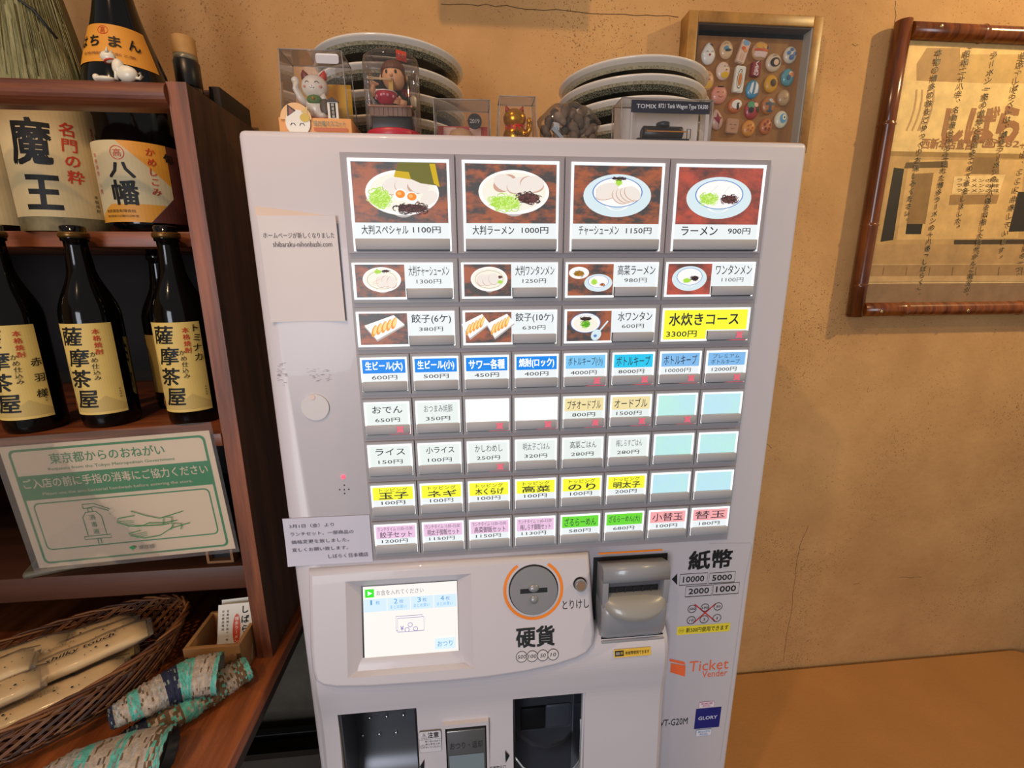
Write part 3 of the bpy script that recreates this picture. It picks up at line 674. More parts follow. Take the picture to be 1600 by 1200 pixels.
def scrib(P, c, a, b, cols, n, w, seed):
    rnd = random.Random(seed); w *= 1.5
    for i in range(7): t0 = i*.9; P.ell((c[0]+a*.4*math.cos(t0), c[1]+b*.4*math.sin(t0)), a*.55, b*.5, cols[0], 12)
    for i in range(n):
        t0 = rnd.uniform(0, 2*PI); rr_ = math.sqrt(rnd.uniform(0, 1)); x = c[0]+a*rr_*math.cos(t0); y = c[1]+b*rr_*math.sin(t0); s0 = rnd.uniform(.12, .28)*a; p0 = rnd.uniform(0, 6.3)
        P.line([(x+s0*math.cos(p0+k*.8), y+s0*.7*math.sin(p0+k*.8)) for k in range(5)], w, cols[i % len(cols)]); P.h -= P.dh*.9
def bowl(P, c, a, b, dish=False, blue=False):
    if dish: P.ell(c, a, b, Pw, 40); c = (c[0], c[1]+b*.16); a *= .74; b *= .70
    if blue:
        P.ell((c[0], c[1]-b*.33), a*.62, b*.9, Wl, 30); P.ell((c[0], c[1]-b*.33), a*.5, b*.86, Pw, 30)
        P.ell(c, a, b, Bl, 40); P.ell(c, a*.955, b*.95, Wl, 40)
    else:
        P.ell((c[0], c[1]-b*.12), a*.5, b*.98, Sd, 30); P.ell(c, a, b, Wl, 44); P.ell((c[0], c[1]+b*.02), a*.9, b*.86, Cr, 40)
    return c, a, b
def pork(P, c, a, b, n, seed):
    rnd = random.Random(seed)
    for i in range(n):
        x = c[0]+(i-(n-1)/2)*a*.55; y = c[1]+rnd.uniform(-.1, .1)*b; P.ell((x, y), a*.5, b*.7, lit('#c9a08c'), 20, rnd.uniform(-.4, .4)); P.ell((x+a*.01, y+b*.035), a*.485, b*.68, Pk, 20, rnd.uniform(-.4, .4))
def food(P, kind, x0, y0, x1, y1, seed):
    bg = WOODR if kind in (3, 7) else WOODBG
    P.rect(x0, y0, x1, y1, bg); w = x1-x0; h = y1-y0; X = lambda k: x0+w*k; Y = lambda k: y0+h*k
    if kind == 0:
        c, a, b = bowl(P, (X(.52), Y(.5)), w*.39, h*.375)
        pork(P, (X(.56), Y(.62)), w*.24, h*.2, 3, 1)
        P.poly([(X(.46), Y(.86)), (X(.5), Y(1.0)), (X(.88), Y(1.0)), (X(.92), Y(.62)), (X(.72), Y(.66)), (X(.6), Y(.74))], Nr); P.poly([(X(.86), Y(.66)), (X(.82), Y(.98)), (X(.88), Y(.98)), (X(.92), Y(.6))], Nr2); P.poly([(X(.44), Y(.76)), (X(.46), Y(.86)), (X(.6), Y(.84)), (X(.62), Y(.72))], Nr2)
        P.ell((X(.8), Y(.42)), w*.1, h*.11, Pk, 24, .5)
        scrib(P, (X(.28), Y(.4)), w*.12, h*.16, [Gr, Gr2], 70, .0006, 1)
        scrib(P, (X(.62), Y(.24)), w*.17, h*.08, [Dk, Dk2, Dk], 70, .0006, 2)
        for ex in (.5, .62): P.ell((X(ex), Y(.46-.04*(ex > .55))), w*.068, h*.1, Wl, 24); P.ell((X(ex), Y(.475-.04*(ex > .55))), w*.05, h*.065, Yk, 20); P.ell((X(ex)-w*.012, Y(.485-.04*(ex > .55))), w*.022, h*.03, lit('#f9b26a'), 14)
    elif kind == 1:
        bowl(P, (X(.53), Y(.53)), w*.39, h*.375); pork(P, (X(.58), Y(.66)), w*.27, h*.2, 3, 2)
        scrib(P, (X(.43), Y(.35)), w*.17, h*.13, [Gr, Gr2], 80, .0006, 3); scrib(P, (X(.69), Y(.43)), w*.13, h*.1, [Dk2, Dk], 70, .0006, 4)
    elif kind == 2:
        c, a, b = bowl(P, (X(.5), Y(.49)), w*.39, h*.37, True, True)
        for i in range(4): P.ell((c[0]-a*.42, c[1]+b*(.28-.16*i)), a*.44, b*.3, lit('#c9936f'), 22, .2); P.ell((c[0]-a*.42, c[1]+b*(.31-.16*i)), a*.43, b*.29, Pk, 22, .2)
        for i in range(4): P.ell((c[0]+a*(.1+.16*i), c[1]-b*(.3-.07*i)), a*.36, b*.44, lit('#c9a08c'), 22, -.5); P.ell((c[0]+a*(.12+.16*i), c[1]-b*(.27-.07*i)), a*.35, b*.43, Pk, 22, -.5)
        scrib(P, (c[0]+a*.02, c[1]+b*.68), a*.14, b*.24, [Gr], 26, .0006, 5); scrib(P, (c[0], c[1]+b*.9), a*.3, b*.06, [Dk], 20, .0005, 6)
    elif kind == 3:
        c, a, b = bowl(P, (X(.5), Y(.47)), w*.39, h*.37, True, True); P.line([(c[0]-a*.4, c[1]+b*.1), (c[0]-a*.1, c[1]+b*.6)], .0004, lit('#d9c8b8')); P.line([(c[0]+a*.2, c[1]+b*.1), (c[0]+a*.4, c[1]+b*.6)], .0004, lit('#d9c8b8'))
        scrib(P, (c[0]-a*.42, c[1]-b*.3), a*.36, b*.42, [Gr, Gr2], 70, .0006, 7); scrib(P, (c[0]+a*.42, c[1]-b*.32), a*.34, b*.3, [Dk2, Dk], 60, .0006, 8)
    elif kind in (4, 5):
        bowl(P, (X(.53), Y(.54)), w*.39, h*.38); P.ring((X(.53), Y(.53)), w*.3, h*.28, .0004, lit('#8a7a50'), 40)
        if kind == 4:
            pork(P, (X(.62), Y(.48)), w*.2, h*.26, 3, 3); scrib(P, (X(.46), Y(.78)), w*.08, h*.06, [Gr], 22, .0004, 9); scrib(P, (X(.62), Y(.80)), w*.08, h*.04, [Dk], 20, .0004, 10); P.line([(X(.34), Y(.45)), (X(.5), Y(.56))], .0003, Yk); P.line([(X(.34), Y(.4)), (X(.46), Y(.44))], .0003, Yk)
        else: scrib(P, (X(.76), Y(.45)), w*.05, h*.06, [Gr], 14, .0004, 11); scrib(P, (X(.76), Y(.6)), w*.05, h*.05, [Dk2], 12, .0004, 12); pork(P, (X(.5), Y(.52)), w*.22, h*.26, 3, 4)
    elif kind == 6:
        P.ell((X(.24), Y(.72)), w*.22, h*.19, Wl, 26); scrib(P, (X(.24), Y(.7)), w*.12, h*.1, [lit('#a8762c'), lit('#6e5a20')], 30, .0004, 13)
        c, a, b = bowl(P, (X(.67), Y(.4)), w*.31, h*.28, True, True); scrib(P, (c[0]-a*.4, c[1]-b*.1), a*.3, b*.5, [Gr], 26, .0004, 14); scrib(P, (c[0]+a*.4, c[1]-b*.5), a*.25, b*.25, [Dk2, Yk], 16, .0004, 15)
    elif kind == 7:
        c, a, b = bowl(P, (X(.5), Y(.52)), w*.4, h*.4, True, True); scrib(P, (c[0]-a*.2, c[1]-b*.45), a*.3, b*.3, [Gr], 30, .0004, 16); scrib(P, (c[0]+a*.4, c[1]-b*.2), a*.32, b*.32, [Dk], 34, .0004, 17)
    elif kind in (8, 9):
        for ox in ([.52] if kind == 8 else [.22, .76]):
            k = 1 if kind == 8 else .72; q = [(-.42, .1), (.2, .44), (.42, .12), (-.18, -.38)]
            P.poly([(X(ox+a*k), Y(.52+b*.95)) for a, b in [(-.42, .05), (.2, .40), (.43, .08), (-.17, -.44)]], Sd); P.poly([(X(ox+a*k), Y(.52+b*.95)) for a, b in q], Wl)
            for i in range(5): P.ell((X(ox+(-.22+.105*i)*k), Y(.5+(-.06+.06*i))), w*.05*k, h*.2, lit('#e89a3c'), 16, -.35); P.ell((X(ox+(-.2+.105*i)*k), Y(.53+(-.06+.06*i))), w*.035*k, h*.15, lit('#f6d48c'), 14, -.35)
    elif kind == 10:
        P.ell((X(.42), Y(.6)), w*.34, h*.33, Bl, 34); P.ell((X(.42), Y(.6)), w*.325, h*.315, Wl, 34); P.ell((X(.42), Y(.56)), w*.27, h*.25, Cr, 30)
        scrib(P, (X(.42), Y(.56)), w*.11, h*.13, [lit('#5aa52c'), Gr], 34, .0004, 18); scrib(P, (X(.42), Y(.74)), w*.14, h*.07, [Dk], 24, .0004, 19)
        for k in range(9): P.line([(X(.2+.05*k), Y(.86)), (X(.225+.05*k), Y(.82)), (X(.25+.05*k), Y(.86))], .0003, Bl)
        P.line([(X(.72), Y(.3)), (X(.92), Y(.66))], .0022, Pw); P.ell((X(.66), Y(.2)), w*.13, h*.16, Pw, 22, .9); P.ell((X(.64), Y(.17)), w*.04, h*.05, Bl, 12)
    return
def button(col, row, span, spec):
    x0 = GX+col*PW; zt = GZ-(0 if row == 0 else (row+1)*PH); wd = span*PW; ht = (2*PH if row == 0 else PH)-.0062
    name = 'menu_button'; F_ = Fr((x0, 0, zt), (1, 0, 0), (0, 0, 1)); g = .0009
    txt, price, style = spec['t'], spec.get('p', ''), spec['s']
    if row == 0: L_, Rr, T_, B_ = .0085, .1325, .0065, .1165; bar = (.011, .1305, .1010, .1145)
    elif span == 2: L_, Rr, T_, B_ = .0038, .1330, .0055, .0522; bar = (.0725, .132, .0382, .0508)
    else: L_, Rr, T_, B_ = .0042, .0662, .0043, .0515; bar = (.0047, .0655, .0378, .0508)
    mm = M()
    outer = [(g, -ht), (wd-g, -ht), (wd-g, 0), (g, 0)]
    # housing frame around the lit window
    for a, b, c_, d in ((g, wd-g, -T_, 0), (g, wd-g, -ht, -B_), (g, L_, -B_, -T_), (Rr, wd-g, -B_, -T_)):
        mm.box(x0+a, x0+b, -.005, -.0013, zt+c_, zt+d, TRAY if row == 0 else TRAYG)  # top row's purplish grey has a reflection put into its colour
    b_ = mm.build(name, TT)
    def sub(m_, n, **k): return m_.build(n, b_, **k)
    # clear lit surround, slightly proud
    mm = M(); e = .0022
    for a, b, c_, d in ((L_, Rr, -T_-e, -T_), (L_, L_+e, -B_, -T_-e), (Rr-e, Rr, -B_, -T_-e)): mm.box(x0+a, x0+b, -.0064, -.0014, zt+c_, zt+d, WG if not spec.get('dim') else lit('#d5dede', 1))
    if span == 2 and row: mm.box(x0+L_, x0+bar[0]-.001, -.0064, -.0014, zt-B_, zt-B_+e, WG)
    sub(mm, 'lit_surround')
    cc = {'blue': BLU, 'lblue': lit('#7cc3ee'), 'cyan': lit('#2fc3ea'), 'lb2': lit('#7fb6e6'), 'tan': lit('#ead9a2'), 'pink': lit('#e6bfdc'), 'green': lit('#6cd63c'), 'red': lit('#f0a6a8'), 'yel': lit('#f4f23c')}
    base = {'cyanblank': noise_mix('lit_blank', '#bff0e6', '#bfe8f4', 14, .4, .6, .3, glow=1) if 'lit_blank' not in bpy.data.materials else bpy.data.materials['lit_blank'], 'white': lit('#f2fbf6', 1.05), 'bright': lit('#ffffff', 1.3)}.get(style, lit('#e3ebe8', 1) if row in (4, 5) else CARD)
    mm = M(); mm.box(x0+L_+e, x0+Rr-e, -.0052, -.0014, zt-B_+(e if not (span == 1) else 0), zt-T_-e, base); sub(mm, 'label_card')
    P = Pr(F_, .0053, .00004)
    def tx(s, u0, y0, u1, y1, m_=DT, b=.012): P.text(s, u0, -y1, u1, -y0, m_, b)
    if row == 0:
        food(P, spec['f'], .0122, -.0815, .1292, -.0102, 1)
        n = len(txt); u1 = {7: .078, 6: .074}.get(n, .074); u0 = .02 if n > 4 else .0225
        if n == 4: u0, u1 = .021, .072
        tx(txt, u0, .0846, u1, .0958, DT); tx(price, .084 if len(price) > 4 else .087, .0862, .119, .0942, DT)
    elif style == 'course':
        P.rect(.0065, -.0496, .070, -.0082, cc['yel']); P.rect(.070, -.0365, .130, -.0082, cc['yel']); tx(txt, .014, .0125, .117, .0300, DT, .02); tx(price, .011, .0375, .056, .0465, DT, .012)
    elif span == 2:
        food(P, spec['f'], .0072, -.0494, .0700, -.0076, row)
        tx(txt, .0755 if len(txt) > 5 else .079, .0095, .128, .0225, DT, .008); tx(price, .085, .0265, .117, .0325, DT, .0)
    elif price:
        tp = .0072
        if style in ('yel',):
            P.rect(.0064, -.0275, .0640, -tp, cc['yel']); tx('トッピング', .016, .0088, .056, .0148, DT, 0); tx(txt, .015, .0160, .057, .0262, DT, .02)
        elif style == 'pink':
            P.rect(.0064, -.0275, .0640, -tp, cc['pink']); tx('ランチタイム 11:00~15:00', .009, .0085, .060, .0150, DTL, 0); tx(txt, .012, .0165, .059, .0262, DT, .006)
        elif style in cc:
            P.rect(.0064, -.0262, .0640, -tp, cc[style]); m_ = WG if style == 'blue' else DT
            if '/' in txt: a, b = txt.split('/'); tx(a, .014, .0095, .055, .0155, DT, 0); tx(b, .012, .0172, .056, .0240, DT, 0)
            else: tx(txt, .0105, .0100, .0600, .0235, m_, .028 if style == 'blue' else .006)
        else: tx(txt, .016 if len(txt) > 3 else .015, .0105, .0560, .0205 if len(txt) < 5 else .0215, DT if len(txt) < 6 else DTL, .008 if len(txt) < 5 else -.002)
        y = .0290 if style in cc else .0275
        tx(price, .018 if len(price) < 5 else .014, y, .0520, y+.0062, DT, .006)
    if P.m.v: sub(P, 'label_print')
    mm = M().box(x0+bar[0], x0+bar[1], -.0085, -.003, zt-bar[3], zt-bar[2], BAR, .0006, seg=1); sub(mm, 'press_bar')
    mm = M().box(x0+bar[0]-.0012, x0+bar[1]+.0012, -.0056, -.0014, zt-bar[3]-.0014, zt-bar[2], mat('#3b3a3d', .4)); sub(mm, 'bar_slot')
    if spec.get('x'):
        P = Pr(F_, .0087, .00005); u = bar[1]-.0135; v = -(bar[2]+bar[3])/2+.0005; r = .0042; S_ = lit('#ff7a90', 1)
        P.rect(u-r, v-r, u+r, v+r, mat('#c9a0a6', .5))
        for k in range(5):
            d_ = (k-2)*.0018; q = .00085
            P.rect(u+d_-q, v+d_-q, u+d_+q, v+d_+q, LEDR); P.rect(u+d_-q, v-d_-q, u+d_+q, v-d_+q, LEDR)
        for dx, dy in ((0, .0036), (0, -.0036), (.0036, 0), (-.0036, 0)): P.rect(u+dx-.0006, v+dy-.0006, u+dx+.0006, v+dy+.0006, LEDR)
        sub(P, 'sold_out_lamp')
        P = Pr(F_, .0058, .0001); P.poly([(u-.018, -bar[3]-.0012), (u+.0135, -bar[3]-.0012), (u+.0135, -bar[3]+.001), (u, -bar[3]+.0004)], REDGLOW); P.rect(bar[1]+.0001, -bar[3], bar[1]+.0011, -bar[2]-.003, REDGLOW); P.h = .0087; sub(P, 'red_light')
R1 = [('大判スペシャル', '1100円', 0), ('大判ラーメン', '1000円', 1), ('チャーシューメン', '1150円', 2), ('ラーメン', '900円', 3)]
R2 = [('大判チャーシューメン', '1300円', 4), ('大判ワンタンメン', '1250円', 5), ('高菜ラーメン', '980円', 6), ('ワンタンメン', '1100円', 7)]
R3 = [('餃子(6ケ)', '380円', 8), ('餃子(10ケ)', '630円', 9), ('水ワンタン', '600円', 10)]
for i, (a, b, k) in enumerate(R1): button(i*2, 0, 2, dict(t=a, p=b, s='pic', f=k))
for i, (a, b, k) in enumerate(R2): button(i*2, 1, 2, dict(t=a, p=b, s='pic', f=k))
for i, (a, b, k) in enumerate(R3): button(i*2, 2, 2, dict(t=a, p=b, s='pic', f=k))
button(6, 2, 2, dict(t='水炊きコース', p='3300円', s='course', x=1))
S4 = [('生ビール(大)', '600円', 'blue', 0), ('生ビール(小)', '500円', 'blue', 0), ('サワー各種', '450円', 'blue', 0), ('焼酎(ロック)', '400円', 'blue', 0), ('ボトルキープ(小)', '4000円', 'lblue', 1), ('ボトルキープ', '8000円', 'cyan', 1), ('ボトルキープ', '10000円', 'lb2', 1), ('プレミアム/ボトルキープ', '12000円', 'lb2', 1)]
S5 = [('おでん', '650円', '', 1), ('おつまみ焼豚', '350円', '', 0), ('', '', 'white', 1), ('', '', 'bright', 1), ('プチオードブル', '800円', 'tan', 1), ('オードブル', '1500円', 'tan', 1), ('', '', 'cyanblank', 1), ('', '', 'cyanblank', 0)]
S6 = [('ライス', '150円', '', 0), ('小ライス', '100円', '', 0), ('かしわめし', '250円', '', 1), ('明太子ごはん', '320円', '', 0), ('高菜ごはん', '280円', '', 0), ('梅しらすごはん', '280円', '', 0), ('', '', 'cyanblank', 0), ('', '', 'cyanblank', 0)]
S7 = [(a, b, 'yel', 0) for a, b in (('玉子', '100円'), ('ネギ', '100円'), ('木くらげ', '100円'), ('高菜', '100円'), ('のり', '100円'), ('明太子', '200円'))]+[('', '', 'cyanblank', 0)]*2
S8 = [('餃子セット', '1200円', 'pink', 0), ('明太子御飯セット', '1150円', 'pink', 0), ('高菜御飯セット', '1150円', 'pink', 0), ('梅しらす御飯セット', '1130円', 'pink', 0), ('ざるらーめん', '580円', 'green', 0), ('ざるらーめん(大)', '680円', 'green', 0), ('小替玉', '100円', 'red', 0), ('替玉', '180円', 'red', 0)]
for r_, S_ in enumerate((S4, S5, S6, S7, S8)):
    for i, (a, b, s_, x) in enumerate(S_): button(i, r_+3, 1, dict(t=a, p=b, s=s_, x=x))

# --- screen and coin module
vd = Vector((0, .043, .178)); FM = Fr((0, -.055, 1.05), (1, 0, 0), vd)
TLm = FM.px(474, 893); TRm = FM.px(922, 872); TRm = (TRm[0], TLm[1])
ol = [TLm] + [FM.px(*q) for q in ((482, 1020), (485, 1050), (490, 1068), (503, 1076), (525, 1079), (580, 1078), (640, 1074), (700, 1070), (760, 1064), (820, 1055), (870, 1044), (903, 1033), (920, 1024), (930, 1010), (932, 990), (929, 960))] + [TRm]
ol = [(max(u, -.0965), v) for u, v in ol]
cx_ = sum(p[0] for p in ol)/len(ol); cz_ = sum(p[1] for p in ol)/len(ol)
def inset(p, d):
    out = []; n = len(p)
    for i in range(n):
        a, b, c_ = Vector(p[i-1]), Vector(p[i]), Vector(p[(i+1) % n]); e1 = (b-a).normalized(); e2 = (c_-b).normalized(); nn_ = Vector((-e1.y-e2.y, e1.x+e2.x))
        nn_.normalize(); k = max(.5, nn_.dot(Vector((-e1.y, e1.x)))); q = b+nn_*d/k; out.append((q.x, q.y))
    return out
rings = [[FM.p(u, v, h) for u, v in inset(ol, d)] for h, d in ((-.075, 0), (-.012, 0), (-.006, .0012), (-.002, .004), (0, .008))]
mo = M().loft(rings, BODY, True).build('payment_module', TT)
for p_ in mo.data.polygons:
    if len(p_.vertices) > 4: p_.use_smooth = False
oc = [FM.px(*q) for q in ((540, 1060), (739, 1044), (738, 896), (543, 909))]
FS = Fr(FM.p(0, 0, -.014), FM.U, FM.V)
ic = [FS.px(*q) for q in ((562, 1042), (716, 1031), (716, 906), (570, 916))]
u0 = (ic[0][0]+ic[3][0])/2; u1 = (ic[1][0]+ic[2][0])/2; v0 = (ic[0][1]+ic[1][1])/2; v1 = (ic[2][1]+ic[3][1])/2
U0 = (oc[0][0]+oc[3][0])/2; U1 = (oc[1][0]+oc[2][0])/2; V0 = (oc[0][1]+oc[1][1])/2; V1 = (oc[2][1]+oc[3][1])/2
cw = M().loft([[FM.p(u0, v0, -.014), FM.p(u1, v0, -.014), FM.p(u1, v1, -.014), FM.p(u0, v1, -.014)], [FM.p(U0, V0, .0), FM.p(U1, V0, .0), FM.p(U1, V1, 0), FM.p(U0, V1, 0)], [FM.p(U0, V0, .01), FM.p(U1, V0, .01), FM.p(U1, V1, .01), FM.p(U0, V1, .01)]], BODY, False).build('c')
cut(mo, [cw])
SW, SH = u1-u0, v1-v0; FS = Fr(FM.p(u0, v0, -.0138), FM.U, FM.V)
M().prism([(.0, .0), (SW, 0), (SW, SH), (0, SH)], FS, -.0001, .0001, mat('#1b1a1d', .3)).build('screen_bezel', TT)
P = Pr(FS, .0002, .00006)
P.rect(.0025, .002, SW-.0005, SH-.001, lit('#f6f0ea', .97)); X = lambda k: .0025+(SW-.003)*k; Y = lambda k: .002+(SH-.003)*k
P.rect(X(0), Y(0), X(1), Y(.09), lit('#d2e4f8', .95)); P.rect(X(.02), Y(.86), X(.115), Y(.965), lit('#35e01e')); P.poly([(X(.05), Y(.885)), (X(.095), Y(.912)), (X(.05), Y(.94))], WG)
SB = lit('#5a9cc8'); P.text('お金を入れてください', X(.14), Y(.88), X(.64), Y(.945), lit('#7a7a80'), -.004)
for i in range(4):
    P.rect(X(.005+.248*i), Y(.675), X(.245+.248*i), Y(.84), lit('#cfe6fb')); P.text(str(i+1), X(.075+.248*i), Y(.765), X((.112 if i else .092)+.248*i), Y(.825), SB, .01); P.text('枚', X(.13+.248*i), Y(.765), X(.175+.248*i), Y(.815), SB)
    if i: P.text('まとめ買い', X(.035+.248*i), Y(.70), X(.205+.248*i), Y(.745), lit('#6fb0dc'))
PU = lit('#7a76b8'); lw = .0008
P.outline([(X(.34), Y(.42)), (X(.62), Y(.42)), (X(.62), Y(.60)), (X(.34), Y(.60))], lw, PU); P.rect(X(.355), Y(.40), X(.635), Y(.575), lit('#f6f0ea', .97)); P.outline([(X(.355), Y(.40)), (X(.635), Y(.40)), (X(.635), Y(.575)), (X(.355), Y(.575))], lw, PU)
P.text('¥', X(.385), Y(.42), X(.42), Y(.475), PU, .01)
for a, b in ((.455, .425), (.49, .485), (.545, .43)): P.ell((X(a), Y(b)), .0036, .0036, lit('#f6f0ea', .97), 24); P.ring((X(a), Y(b)), .0036, .0036, lw, PU)
P.rect(X(.745), Y(.145), X(.965), Y(.285), lit('#d5ebfc')); P.text('おつり', X(.775), Y(.18), X(.935), Y(.25), SB, .005)
P.build('screen', TT)
# coin slot
CG = mat('#8e8e90', .34, metal=.3, bump=.05, bscale=300); c0 = FM.px(833.5, 921); rC = (FM.px(871, 921)[0]-FM.px(796, 921)[0])/2
def circ(c, r, n=48): return [(c[0]+r*math.cos(2*PI*i/n), c[1]+r*math.sin(2*PI*i/n)) for i in range(n)]
M().prism(circ(c0, rC+.0012), FM, 0, .0012, BLACK, True).build('coin_plate_gap', TT)
mm = M(); mm.prism(circ(c0, rC-.0006), FM, .001, .0042, CG, True)
cp = mm.build('coin_plate', TT)
mm = M().prism([(c0[0]-.021, c0[1]-.0035), (c0[0]+.021, c0[1]-.0035), (c0[0]+.021, c0[1]+.0035), (c0[0]-.021, c0[1]+.0035)], FM, .0042, .0046, mat('#121214', .4)); mm.build('coin_slot', cp)
q = FM.p(c0[0], c0[1]+.0038, .0038); TB = Matrix((FM.U, FM.V, FM.N)).transposed().to_4x4()
M().ell((0, 0, 0), (.0085, .0065, .0045), CG, T=Matrix.Translation(q) @ TB).build('slot_hood', cp)
M().ell((0, 0, 0), (.0068, .0068, .004), CG, T=Matrix.Translation(FM.p(c0[0], c0[1]-.0135, .004)) @ TB).build('coin_bump', cp)
P = Pr(FM, .0003, .0001); OR = mat('#f08316', .45)
ro = (FM.px(878, 921)[0]-FM.px(784, 921)[0])/2; P.ring(c0, ro, ro, .0046, OR, 60, math.radians(122), math.radians(418)); P.build('orange_ring', TT)
q = FM.px(906, 912)
mm = M(); mm.prism(circ(q, .0105), FM, 0, .001, BLACK, True).prism(circ(q, .0092), FM, .001, .0085, mat('#c0c0c2', .2, metal=.9), True).prism(circ(q, .0072, 32), FM, .0085, .0092, mat('#b8977c', .3, metal=.8), True); mm.build('cancel_button', TT)
P = Pr(FM, .0003, .00008); K = mat('#1a1a1c', .5)
P.text('とりけし', *pxr(FM, 879, 937, 920, 951), K, .008); P.build('cancel_lettering', TT); P = Pr(FM, .0003, .00008); P.text('硬貨', *pxr(FM, 807, 979, 866, 1010), K, .03)
for (x, y), s_ in zip(((815, 1026), (831.5, 1025), (848, 1023.5), (864, 1022)), ('500', '100', '50', '10')):
    q = FM.px(x, y); P.ell(q, .0088, .0088, mat('#d0c9ca', .4), 28); P.ring(q, .0088, .0088, .0009, K, 32); wq = .0064 if len(s_) == 3 else .0042; P.text(s_, q[0]-wq, q[1]-.0028, q[0]+wq, q[1]+.0028, K, .004, .15)
P.build('module_lettering', TT)

# --- lower cover with trays
prof = [(0, 1.099), (-.012, 1.098), (-.024, 1.094), (-.035, 1.084), (-.042, 1.068), (-.0445, 1.045), (-.042, 1.015), (-.039, .985), (-.040, .94), (-.044, .88), (-.049, .78), (-.05, .6), (-.05, .1), (-.04, .06), (0, .05)]
pq = []
for i in range(len(prof)-1):
    p0, p1, p2, p3 = [Vector(prof[min(max(j, 0), len(prof)-1)]) for j in (i-1, i, i+1, i+2)]
    for k in range(5):
        k /= 5; q = .5*((2*p1)+(p2-p0)*k+(2*p0-5*p1+4*p2-p3)*k*k+(3*p1-p0-3*p2+p3)*k**3) if i < 11 else p1.lerp(p2, k); pq.append((min(0, q.x), q.y))
prof = pq+[prof[-1]]
def cring(x, k): return [Vector((x, y*k, z)) for y, z in prof]
lc = M().loft([cring(-.0975, .55), cring(-.0955, .86), cring(-.089, 1), cring(.451, 1), cring(.4585, .86), cring(.4605, .5)], BODY, True).build('lower_cover', TT)
for p_ in lc.data.polygons: p_.use_smooth = False
cut(lc, [M().box(-.066, .054, -.09, .06, .70, .994, BODY).build('c'), M().box(.206, .324, -.09, .06, .70, .994, BODY).build('c'), M().box(.094, .166, -.09, -.02, .83, .961, BODY).build('c')])
# left tray: bent dark steel with rivets
t_ = M(); rg = []
for x in (-.062, .052): rg.append([Vector((x, y, z)) for y, z in ((-.03, .989), (.034, .989), (.034, .86), (.034, .845), (.031, .825), (.022, .807), (.008, .793), (-.01, .784), (-.036, .78))])
t_.loft(rg, STEELD, True, closed=False, cap0=False, cap1=False); t_.box(-.066, -.062, -.035, .036, .8, .992, STEELD).box(.05, .054, -.035, .036, .8, .992, STEEL)
tr = t_.build('ticket_tray', TT)
for x, z in ((-.054, .863), (-.025, .863), (.004, .863), (-.039, .900), (-.010, .900), (.019, .900)):
    M().ell((x, .033, z), (.003, .002, .003), mat('#d5d8dc', .15, metal=1), 12, 8).build('rivet', tr)
# change return button
bx_ = M(); bx_.box(.0935, .1665, -.046, -.0385, .955, .962, BODY).box(.0935, .0975, -.046, -.0385, .83, .955, BODY).box(.1625, .1665, -.046, -.0385, .83, .955, BODY).box(.0945, .1655, -.0405, -.030, .83, .9555, BLACK)
b_ = bx_.build('return_button', TT)
M().box(.0995, .1605, -.0455, -.0405, .845, .948, mat('#8c8c8f', .25, metal=.7), .001).build('button_plate', b_)
P = Pr(front(-.0456)); P.rect(.102, .862, .158, .9, mat('#b9cbd4', .15, metal=.6)); P.text('おつり・返却', .104, .912, .156, .926, ink('#3a3a3e'), .0); P.build('button_print', b_)
# right change cup with smoked cover
r_ = M().box(.206, .324, .03, .034, .7, .992, mat('#4a4b50', .4)).box(.206, .209, -.036, .03, .7, .992, mat('#38383c', .4)).box(.3215, .324, -.036, .03, .7, .992, mat('#c8c6cc', .4))
cup = r_.build('change_cup', TT); M().box(.2265, .2705, .0245, .0305, .852, .898, BLACK, .001).box(.2265, .2705, .0235, .0245, .8505, .852, mat('#8a8a8c', .3, metal=.6)).build('cup_hole', cup); M().box(.2715, .318, .0265, .0305, .848, .899, mat('#5c5d64', .4), .004).build('cup_panel', cup)
arc = [(.2095, .99), (.210, .863), (.223, .840), (.246, .817), (.275, .807), (.303, .815), (.3215, .841), (.320, .99)]
M().loft([[Vector((x, -.030, z)) for x, z in arc], [Vector((x, .022, z)) for x, z in arc]], SMOKE, True, closed=False, cap0=False, cap1=False).add([(x, -.0295, z) for x, z in arc], [list(range(8))], SMOKE).build('cup_cover', cup)
M().tube([(x, -.030, z) for x, z in arc[1:7]]+[(.3205, -.03, .93)], .0014, mat('#c4d0d8', .15, metal=.3), 8).build('cup_rim', cup)
# caution label + arrows
FC = front(-.0412); P = Pr(FC, .0012, .0001)
x0, z0, x1, z1 = pxr(FC, 655, 1141, 690, 1174)
P.rrect(x0, z0, x1, z1, .003, K); P.rrect(x0+.0004, z0+.0004, x1-.0004, z1-.0004, .0028, mat('#d4ced2', .5)); zz = z0+(z1-z0)*.62; P.line([(x0, zz), (x1, zz)], .0004, K)
P.text('注意', x0+.014, zz+.0025, x1-.004, z1-.0025, K, .02); P.outline([(x0+.004, zz+.002), (x0+.012, zz+.002), (x0+.008, z1-.002)], .0005, K); P.text('!', x0+.0075, zz+.003, x0+.0085, z1-.0045, K)
for i, s_ in enumerate(('取り出し口より', '奥に手を入れ', 'ないでください')): P.text(s_, x0+.0095, zz-.0055-.0058*i, x1-.002, zz-.0018-.0058*i, K)
q = (x0+.005, (z0+zz)/2); P.ring(q, .0035, .0035, .0004, K); P.line([(q[0]-.002, q[1]+.002), (q[0]+.002, q[1]-.002)], .0004, K)
P.build('caution_label', TT)
FC2 = front(-.043); P = Pr(FC2, .002, .0001); P.poly([FC2.px(656, 1196), FC2.px(663, 1207), FC2.px(663, 1185)], K); P.poly([FC2.px(796, 1179), FC2.px(790, 1190), FC2.px(789, 1171)], K); P.text('千円紙幣取出口', *pxr(FC2, 755, 1195, 790, 1201), K); P.build('arrow_print', TT)

